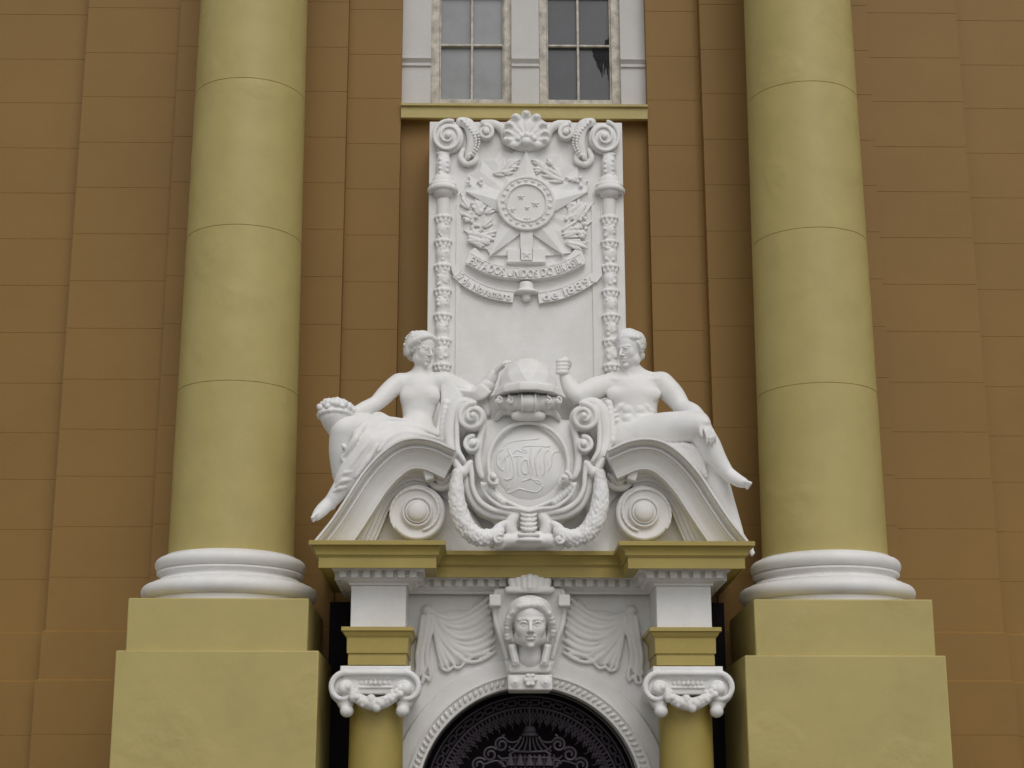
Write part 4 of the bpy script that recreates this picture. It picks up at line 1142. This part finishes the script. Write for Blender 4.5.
bmo('sword_hilt', bm, M['stat'], tab, sharp=30, bevel=.004)
# ribbons with lettering
def glyphs(txt, size, font_scale=1.0):
    out = []; cur = 0
    for ch in txt:
        if ch == ' ': out.append((None, cur, size * .32)); cur += size * .32; continue
        fc = bpy.data.curves.new('t', 'FONT'); fc.body = ch; fc.size = size; fc.extrude = .016; fc.offset = .0022
        o = bpy.data.objects.new('t', fc); COL.objects.link(o); dg = bpy.context.evaluated_depsgraph_get(); me = bpy.data.meshes.new_from_object(o.evaluated_get(dg))
        xs = [v.co.x for v in me.vertices]; wd = max(xs) - min(xs); mn = min(xs)
        out.append((me, cur - mn, wd)); cur += wd + size * .10
        bpy.data.objects.remove(o)
    return out, cur
def ribbon(name, cl, hpx, dy, txt, size, parent, ends=0, lab=None, fill=.94):
    pts = spline([P(a, b, YT - dy) for a, b in cl], 10); Lr = len(pts); hw = hpx * .0108 / 2
    bm = bmesh.new(); rows = []; tang = []
    for i, p in enumerate(pts):
        t = pts[min(i + 1, Lr - 1)] - pts[max(i - 1, 0)]; t /= np.linalg.norm(t); n_ = np.array([-t[2], 0, t[0]]); tang.append((t, n_))
        w_ = hw
        bul = -.012 * math.sin(math.pi * i / (Lr - 1))
        q_ = []
        for u in (-1, -.86, -.84, -.5, 0, .5, .84, .86, 1): q_.append(p + n_ * w_ * u + [0, bul + (-.010 if abs(u) > .85 else 0), 0])
        q_ = [p + n_ * -w_ + [0, dy + .01, 0]] + q_ + [p + n_ * w_ + [0, dy + .01, 0]]
        rows.append([bm.verts.new(v) for v in q_])
    for i in range(Lr - 1):
        for j in range(len(rows[0]) - 1): bm.faces.new((rows[i][j], rows[i + 1][j], rows[i + 1][j + 1], rows[i][j + 1]))
    bm.faces.new(rows[0]); bm.faces.new(rows[-1][::-1])
    rb = bmo(name, bm, M['stat'], parent, sharp=40)
    seg = [0]
    for i in range(1, Lr): seg.append(seg[-1] + np.linalg.norm(pts[i] - pts[i - 1]))
    gl, tot = glyphs(txt, size); k = seg[-1] * fill / tot; st_ = seg[-1] * (1 - fill) / 2
    bm = bmesh.new()
    for me, x, wd in gl:
        if me is None: continue
        xc_ = x + 0; mnx = min(v.co.x for v in me.vertices)
        s0 = st_ + (x + mnx + wd / 2) * k; i = min(int(np.searchsorted(seg, s0)), Lr - 1); f_ = (s0 - seg[i - 1]) / (seg[i] - seg[i - 1])
        p = pts[i - 1] + (pts[i] - pts[i - 1]) * f_; t, n_ = tang[i]
        bul = -.012 * math.sin(math.pi * s0 / seg[-1])
        mids = (mnx + wd / 2)
        base = p + np.array([0, -.012 + bul, 0]) - n_ * size * .35
        mm = {}
        for v in me.vertices: mm[v.index] = bm.verts.new(base + t * (v.co.x - mids) * min(k, 1.25) + n_ * v.co.y + np.array([0, -v.co.z, 0]))
        for f in me.polygons:
            try: bm.faces.new([mm[i_] for i_ in f.vertices])
            except ValueError: pass
    bmo('lettering', bm, M['stat'], rb, sharp=30)
    return rb
ribbon('motto_ribbon', [(468.5, 257), (480, 263.5), (494, 269), (510, 272), (526.5, 273), (543, 271.7), (559, 268.3), (572, 263), (583, 257.5)], 11, .10, 'ESTADOS UNIDOS DO BRASIL', .118, tab, fill=.95)
ribbon('date_ribbon', [(456.5, 272), (466, 280.5), (478, 287.5), (494, 293.5), (513.5, 296.5)], 11, .055, '15 de Novembro', .115, tab, fill=.94)
ribbon('date_ribbon', [(538.5, 297.5), (556, 294.5), (572, 289), (586, 281.5), (593, 276)], 11, .055, 'de 1889', .125, tab, fill=.86)
def tail(lst, y0):
    bm = bmesh.new()
    f0 = [bm.verts.new(P(a, b, YT - y0)) for a, b in lst]; f1 = [bm.verts.new(Vector(v.co) + Vector((0, .03, 0))) for v in f0]
    bm.faces.new(f0); bm.faces.new(f1[::-1])
    for i in range(len(f0)): j = (i + 1) % len(f0); bm.faces.new((f0[i], f1[i], f1[j], f0[j]))
    bmo('ribbon_fold', bm, M['stat'], tab, sharp=30, bevel=.004)
tail([(450.5, 261), (455, 264), (461, 270), (464, 276), (456, 280), (451.5, 270)], .075)
tail([(589, 275), (596, 268), (601.5, 262), (602, 275), (597, 282), (591, 281)], .075)
tail([(466, 262), (470, 250), (475, 247), (487, 258), (484, 262), (474, 254)], .06)
tail([(586, 262), (582, 250), (577, 247), (565, 258), (568, 262), (578, 254)], .06)

for o in list(bpy.data.objects):      # shallow carving: the ornament stands proud of the slab by a hand's breadth
    if (o.parent == tab and not o.name.startswith(('tablet_slab', 'field_border'))) or o.name.startswith('lettering'):
        for v in o.data.vertices:
            if v.co.y < YT: v.co.y = YT + (v.co.y - YT) * .74
# ================================================================ STATUES
def J(px, py, Y): return P(px, py, Y if Y > -.5 else -.5 + (Y + .5) * .72)
fem = empty('female_statue', J(415, 440, -.5), 'white seated half-draped female statue on the left pediment, hand reaching to the dome', 'statue')
S = Sculpt()
S.ell(J(419.5, 396, -.48), (.19, .135, .21), .03)
S.ell(J(419, 384, -.47), (.20, .10, .10), .05)
for x, y in ((399, 383), (440, 382)): S.ell(J(x, y, -.47), (.088, .088, .095), .05)
for x, y in ((409.5, 397), (431.5, 396)): S.ell(J(x, y, -.555), (.080, .062, .074), .045); S.ell(J(x, y + 1, -.635), .010, .01)
S.ell(J(418.5, 414, -.47), (.150, .115, .15), .06); S.ell(J(417, 424, -.53), (.135, .10, .10), .06)
S.ell(J(413, 436, -.48), (.25, .17, .15), .06); S.ell(J(417.5, 422, -.635), .014, .012, op=-1)
S.cone(J(421, 366, -.49), J(420, 379, -.46), .066, .082, .04)
for x in (405, 436): S.cone(J(420.5, 374, -.45), J(x, 380, -.45), .06, .055, .05)
for x in (402, 438): S.cone(J(420.5, 381, -.55), J(x, 378.5, -.52), .018, .018, .03)
# right arm to the basket
S.tube([J(396, 384, -.48), J(386, 394, -.54), J(376.5, 403.5, -.62)], [.078, .076, .062], .03)
S.tube([J(376.5, 403.5, -.62), J(366, 408.5, -.70), J(355, 412.5, -.78)], [.062, .064, .042], .025)
hand(S, J(356, 412, -.77), J(343, 413, -.86) - J(356, 412, -.77), (0.1, -.5, .8), .125, 22, -1)
# left arm draped, reaching the dome
S.tube([J(442, 383, -.46), J(458, 392, -.38), J(474, 399, -.40)], [.085, .085, .07], .03)
S.tube([J(474, 399, -.40), J(485, 388, -.48), J(494, 374, -.55)], [.065, .062, .04], .03)
hand(S, J(493.5, 375, -.55), J(503, 362.5, -.62) - J(493.5, 375, -.55), (-.75, -.2, .6), .125, 26, 1)
# legs
S.tube([J(404, 437, -.52), J(372, 431, -.76), J(345, 429.5, -.96)], [.155, .145, .118], .04)
S.ell(J(343.5, 431, -.97), (.115, .115, .12), .03)
S.tube([J(343, 433, -.96), J(341.5, 452, -.90), J(342, 474, -.80), J(346, 490, -.72)], [.112, .105, .08, .06], .03)
S.tube([J(410, 441, -.60), J(385, 441, -.85), J(368, 447, -1.0)], [.15, .135, .12], .04)
S.tube([J(367, 448, -1.0), J(354, 468, -.99), J(342, 487, -.97), J(330, 503, -.96)], [.12, .108, .075, .05], .03)
S.tube([J(330, 502, -.96), J(322, 510, -1.0), J(316, 516.5, -1.06)], [.052, .052, .036], .02)
S.ell(J(331.5, 505, -.93), (.045, .05, .045), .02)
for i in range(5):
    a = J(316.5 - i * .35, 513.5 + i * 1.35, -1.05 - .012 * (4 - i)); b = J(312.2 + i * .25, 517.5 + i * .95, -1.10 - .01 * (4 - i)); S.cone(a, b, .019 - .0015 * i, .015 - .001 * i, .006)
head(S, J(422, 350, -.52), .335, rot(14, 0, 42), False)
S.build('body', M['stat'], fem, .007)
S = Sculpt(); S.frame(J(422, 350, -.52), .335, rot(14, 0, 42))
S.ell((0, .13, .17), (.40, .44, .37), .03); S.ell((0, .46, .02), (.27, .22, .26), .06); S.ell((0, .36, -.2), (.2, .15, .16), .06)
for sx in (-1, 1):
    for j in range(3):
        S.tube([(sx * .03, -.27 + j * .12, .40 + j * .05), (sx * .20, -.24 + j * .12, .34 + j * .05), (sx * .37, -.06 + j * .1, .18 + j * .03), (sx * .38, .16, .0 - j * .06), (sx * .26, .38, -.02 - j * .08), (0, .50, .04 - j * .08)], [.07, .085, .085, .085, .07, .05], .008)
for i in range(150):
    a = random.uniform(-2.5, 2.5); zz_ = random.uniform(-.14, .50); k = math.sqrt(max(.04, 1 - ((zz_ - .17) / .38) ** 2))
    e = random.uniform(.035, .06)
    S.ell((.40 * k * math.sin(a), .13 + .44 * k * math.cos(a), zz_), (e * 1.5, e * 1.3, e * .8), .012, rot(0, random.uniform(-40, 40), 0))
for j in range(26):
    a = j * 2.4; q_ = .20 * math.sqrt((j + .5) / 26); S.ell((q_ * math.cos(a), .645 - q_ * q_ * 2.6, -.02 + q_ * math.sin(a)), random.uniform(.045, .065), .02)
S.frame(); S.build('hair', M['stat'], fem, .007)
# drapery over lap, lower leg and left arm
S = Sculpt()
S.tube([J(412, 440, -.56), J(392, 441, -.80), J(371, 447, -1.0)], [.17, .158, .138], .03)
S.tube([J(369, 448, -1.0), J(355, 469, -1.0), J(344, 484, -.98)], [.135, .122, .09], .03)
S.tube([J(405, 438, -.5), J(378, 433, -.74), J(362, 433, -.86)], [.165, .155, .14], .03)
folds = [([(438, 436, -.5), (420, 430, -.66), (400, 427.5, -.82), (384, 432, -.97), (374, 442, -1.1)], .022), ([(442, 441, -.5), (420, 435, -.72), (402, 434, -.88), (388, 440, -1.02), (378, 452, -1.1)], .02),
         ([(430, 431, -.52), (405, 423, -.68), (386, 421, -.8), (372, 428, -.92), (362, 441, -1.06)], .022), ([(395, 423, -.62), (380, 416.5, -.72), (372, 420, -.84), (362, 430, -.98), (352, 442, -1.05)], .026),
         ([(362, 430, -1.0), (356, 440, -1.08), (350, 450, -1.06), (344, 460, -1.0)], .026), ([(372, 440, -1.11), (362, 452, -1.12), (352, 466, -1.1), (340, 482, -1.05)], .018),
         ([(378, 446, -1.12), (368, 462, -1.12), (356, 478, -1.09)], .018), ([(336, 488, -1.0), (344, 482, -1.07), (354, 480, -1.05)], .016), ([(338, 480, -.98), (346, 474, -1.09), (357, 472, -1.08)], .014),
         ([(333, 494, -.98), (341, 489, -1.04), (350, 487, -1.0)], .014), ([(348, 440, -1.0), (343, 446, -1.0), (350, 452, -1.05), (343, 459, -1.0), (348, 466, -1.05)], .016),
         ([(366, 423, -.9), (357, 433, -1.0), (356, 445, -1.08)], .022)]
for l, r in folds: S.tube([J(*p) + [0, -.045, 0] for p in l], [r * .6] + [r * 1.15] * (len(l) - 2) + [r * .6], .013)
S.build('lap_drapery', M['stat'], fem, .0085)
S = Sculpt()
S.tube([J(444, 382, -.45), J(460, 391, -.38), J(473, 397, -.40)], [.10, .105, .09], .03)
S.tube([J(446, 384, -.40), J(451, 408, -.36), J(452, 436, -.38)], [.085, .09, .09], .03)
for i in range(6):
    S.tube([J(440 + i * 2.5, 377 + i * 1.5, -.53), J(444 + i * 3.4, 396 + i * 2, -.53), J(441 + i * 3, 418 + i * 1.2, -.52), J(436 + i * 3.2, 441 - i * .5, -.52)], [.022, .03, .028, .022], .010)
for i in range(5): S.tube([J(444 + i, 377 + i * 3, -.54), J(458, 386 + i * 4, -.50), J(470 + i, 391 + i * 4, -.47), J(480, 397 + i * 3, -.42)], [.016, .022, .022, .014], .012)
S.tube([J(474, 398, -.42), J(483, 404, -.42), J(488, 414, -.44)], [.06, .05, .03], .02)
S.tube([J(470, 398, -.40), J(480, 394, -.46), J(488, 385, -.51)], [.085, .08, .068], .02)
for i in range(5): S.tube([J(462 + i * 2, 391 + i * 2.5, -.52), J(474 + i * 2, 392 + i * 1.5, -.575), J(481 + i * 2.4, 385 + i * 1.6, -.60)], [.016, .02, .012], .009)
S.build('arm_drapery', M['stat'], fem, .0085)

bk = empty('fruit_basket', J(343, 442, -.9), 'white cone basket heaped with fruit, held at the female statue\'s left edge knee', 'basket')
bk['label'] = "white cone basket heaped with carved fruit under the female statue's hand"
S = Sculpt(); tp = J(335.5, 416, -.93); bt = J(347, 447, -.84)
ax_ = bt - tp; L0 = np.linalg.norm(ax_)
S.tube([tp, tp + ax_ * .3, tp + ax_ * .7, bt], [.145, .125, .085, .05], .01)
for i in range(5):
    t = i / 5; r = .155 - .10 * t; cc = tp + ax_ * t
    S.tube([cc + [r * math.cos(a), r * math.sin(a) * .9, -.02 * math.sin(a)] for a in np.linspace(0, 2 * math.pi, 18)], .013 if i else .022, .008, sm=False)
S.build('basket', M['stat'], bk, .0085)
S = Sculpt(); fc_ = tp + np.array([0, 0, .01]); S.ell(fc_ + [0, 0, .02], (.15, .14, .09), .01)
for i in range(70):
    a = i * 2.39996; u = (i + .5) / 70; rr = .165 * math.sqrt(u) * 1.0; zz_ = .115 * math.sqrt(max(0, 1 - u)) 
    S.ell(fc_ + [rr * math.cos(a), rr * math.sin(a) * .92, .02 + zz_ + random.uniform(-.01, .01)], random.uniform(.022, .032), .004)
S.build('fruit', M['stat'], bk, .0075)

male = empty('male_statue', J(632, 440, -.5), 'white seated nude male statue on the right pediment, fist raised by the dome', 'statue')
S = Sculpt()
S.ell(J(634, 396, -.46), (.245, .15, .20), .03); S.ell(J(633, 385, -.45), (.25, .11, .10), .05)
for x, y in ((606, 386), (662, 383)): S.ell(J(x, y, -.45), (.105, .10, .11), .05)
for x, y in ((620, 395), (647, 394.5)): S.ell(J(x, y, -.555), (.130, .058, .080), .022)
S.ell(J(634, 414, -.46), (.225, .135, .20), .06); S.ell(J(633, 432, -.46), (.225, .145, .15), .05)
for i, y in enumerate((409.5, 418, 427)):
    for x in (628, 639.5): S.ell(J(x, y, -.60 + .004 * i), (.054, .032, .040), .016)
for x, s_ in ((618, -1), (649, 1)):
    S.tube([J(633 + s_ * 5, 404, -.59), J(x - s_ * 2, 407, -.585), J(x + s_ * 3, 414, -.55)], [.014, .022, .014], .016)
    for k in range(3): S.ell(J(x + s_ * 2.5, 411 + k * 5, -.555), (.04, .03, .019), .014, rot(0, s_ * 25, 0))
S.tube([J(607, 400, -.66), J(618, 405.5, -.70), J(632, 402, -.70)], .010, .02, op=-1); S.tube([J(660, 399, -.66), J(648, 405, -.70), J(635, 402, -.70)], .010, .02, op=-1)
S.cone(J(633.5, 390, -.69), J(633.5, 426, -.65), .012, .010, .02, op=-1); S.ell(J(633.5, 429.5, -.61), .013, .012, op=-1)
S.cone(J(630.5, 366, -.48), J(632, 380, -.44), .082, .10, .04)
for x in (612, 655): S.cone(J(632, 373, -.43), J(x, 381, -.43), .075, .07, .06)
for x in (610, 656): S.cone(J(632.5, 382, -.555), J(x, 379, -.52), .018, .02, .03)
for s_ in (-1, 1): S.cone(J(630.5 + s_ * 5, 366, -.50), J(632 + s_ * 1.5, 381, -.555), .020, .016, .02)
# raised arm
S.tube([J(602, 386, -.46), J(590, 391, -.55), J(577, 396, -.66)], [.095, .10, .075], .03)
S.tube([J(577, 397, -.66), J(570, 387, -.62), J(564.5, 375, -.60)], [.078, .068, .045], .025)
wr = J(564, 375, -.60); 
S.ell(J(562.5, 367, -.60), (.058, .055, .075), .02)
for i in range(4):
    z_ = 372.5 - i * 3.7
    S.tube([J(567.5, z_, -.62), J(566, z_ - .4, -.68), J(560.5, z_ - .3, -.695), J(557.6, z_, -.65), J(559, z_ + .2, -.61)], [.02, .022, .022, .020, .017], .006, 3)
S.tube([J(566, 370, -.56), J(569.5, 364, -.60), J(567.5, 359.5, -.64), J(563, 359, -.66)], [.026, .023, .02, .017], .008, 3)
# resting arm
S.tube([J(664, 385, -.45), J(674, 396, -.50), J(682.5, 408, -.56)], [.098, .092, .07], .03)
S.ell(J(671, 393, -.50), (.085, .085, .10), .03)
S.tube([J(682, 407, -.56), J(693, 413, -.80), J(705, 423, -1.08)], [.072, .078, .046], .025)
hand(S, J(704.5, 422.5, -1.08), J(711, 436, -1.13) - J(704.5, 422.5, -1.08), (.45, -.85, .2), .13, 20, -1)
# crossed leg
S.ell(J(634, 441, -.45), (.24, .17, .15), .05)
S.tube([J(640, 436, -.50), J(664, 431, -.68), J(684, 427.5, -.86), J(698, 426, -.96)], [.165, .160, .135, .112], .04)
S.ell(J(699, 425.5, -.985), (.098, .10, .10), .03)
S.tube([J(700, 429, -.94), J(709, 447, -.90), J(718, 461, -.90), J(728, 474, -.92)], [.098, .105, .075, .05], .03)
S.ell(J(707, 447, -.84), (.07, .09, .12), .03, rot(0, 25, 0))
S.tube([J(728, 473, -.92), J(737, 480, -.99), J(745, 483.5, -1.06)], [.052, .052, .036], .02)
S.ell(J(728, 477.5, -.88), (.045, .05, .045), .02)
for i in range(5): S.cone(J(744 + .4 * i, 481.5 + i * 1.2, -1.05 - .01 * (4 - i)), J(750.5 - i * .8, 483.2 + i * 1.3, -1.10 - .012 * (4 - i)), .020 - .0015 * i, .016 - .001 * i, .006)
# lower leg behind
S.tube([J(634, 443, -.46), J(672, 452, -.56), J(707, 464, -.68)], [.16, .15, .115], .04)
S.ell(J(710, 466, -.70), (.105, .11, .11), .03)
S.tube([J(711, 468, -.70), J(719, 490, -.66), J(729, 515, -.64), J(738, 537, -.66)], [.105, .105, .078, .052], .03)
S.tube([J(738, 537, -.66), J(744, 545, -.74), J(750, 551, -.84)], [.052, .05, .034], .02)
for i in range(4): S.cone(J(749 + .5 * i, 549.5 + i, -.83), J(753.5 - i * .6, 552.5 + i * .8, -.88), .018, .014, .006)
head(S, J(630, 350, -.50), .365, rot(12, 0, -42), True)
S.build('body', M['stat'], male, .007)
S = Sculpt(); S.frame(J(630, 350, -.50), .365, rot(12, 0, -42))
S.ell((0, .10, .20), (.375, .445, .345), .03)
for sx in (-1, 1):
    S.tube([(sx * .34, -.08, .14), (sx * .36, .0, .0), (sx * .35, .02, -.04)], [.05, .04, .03], .02)
for i in range(11):
    t = i / 10; x = -.33 + .66 * t
    S.tube([(x * .85 - .05, -.335 + abs(x) * .5, .27 - abs(x) * .15), (x - .02, -.28 + abs(x) * .3, .38 - abs(x) * .3), (x, -.16 + abs(x) * .3, .50 - x * x * 2.2), (x, .06, .535 - x * x * 2.3), (x * .9, .30, .44 - x * x * 2.0)], [.03, .050, .052, .05, .035], .012)
for i in range(60):
    a = random.uniform(-1.7, 1.7); zz_ = random.uniform(-.12, .45); k = math.sqrt(max(.05, 1 - ((zz_ - .17) / .37) ** 2))
    S.ell((.345 * k * math.sin(a), .10 + .405 * k * math.cos(a), zz_), (.045, .045, .032), .02)
S.ell((0, .30, -.16), (.22, .16, .16), .06)
S.frame(); S.build('hair', M['stat'], male, .007)
S = Sculpt()
S.tube([J(640, 446, -.5), J(668, 449, -.6), J(690, 452, -.72), J(703, 458, -.8)], [.13, .12, .11, .09], .03)
for i in range(5): S.tube([J(655 + i * 7, 444, -.80 - .03 * i), J(672 + i * 6, 452, -.86 - .01 * i), J(690 + i * 4, 464 + i * 3, -.84)], [.02, .032, .02], .02)
S.tube([J(694, 440, -.8), J(704, 452, -.78), J(713, 470, -.74)], [.08, .085, .05], .03)
S.build('seat_cloth', M['stat'], male, .0085)
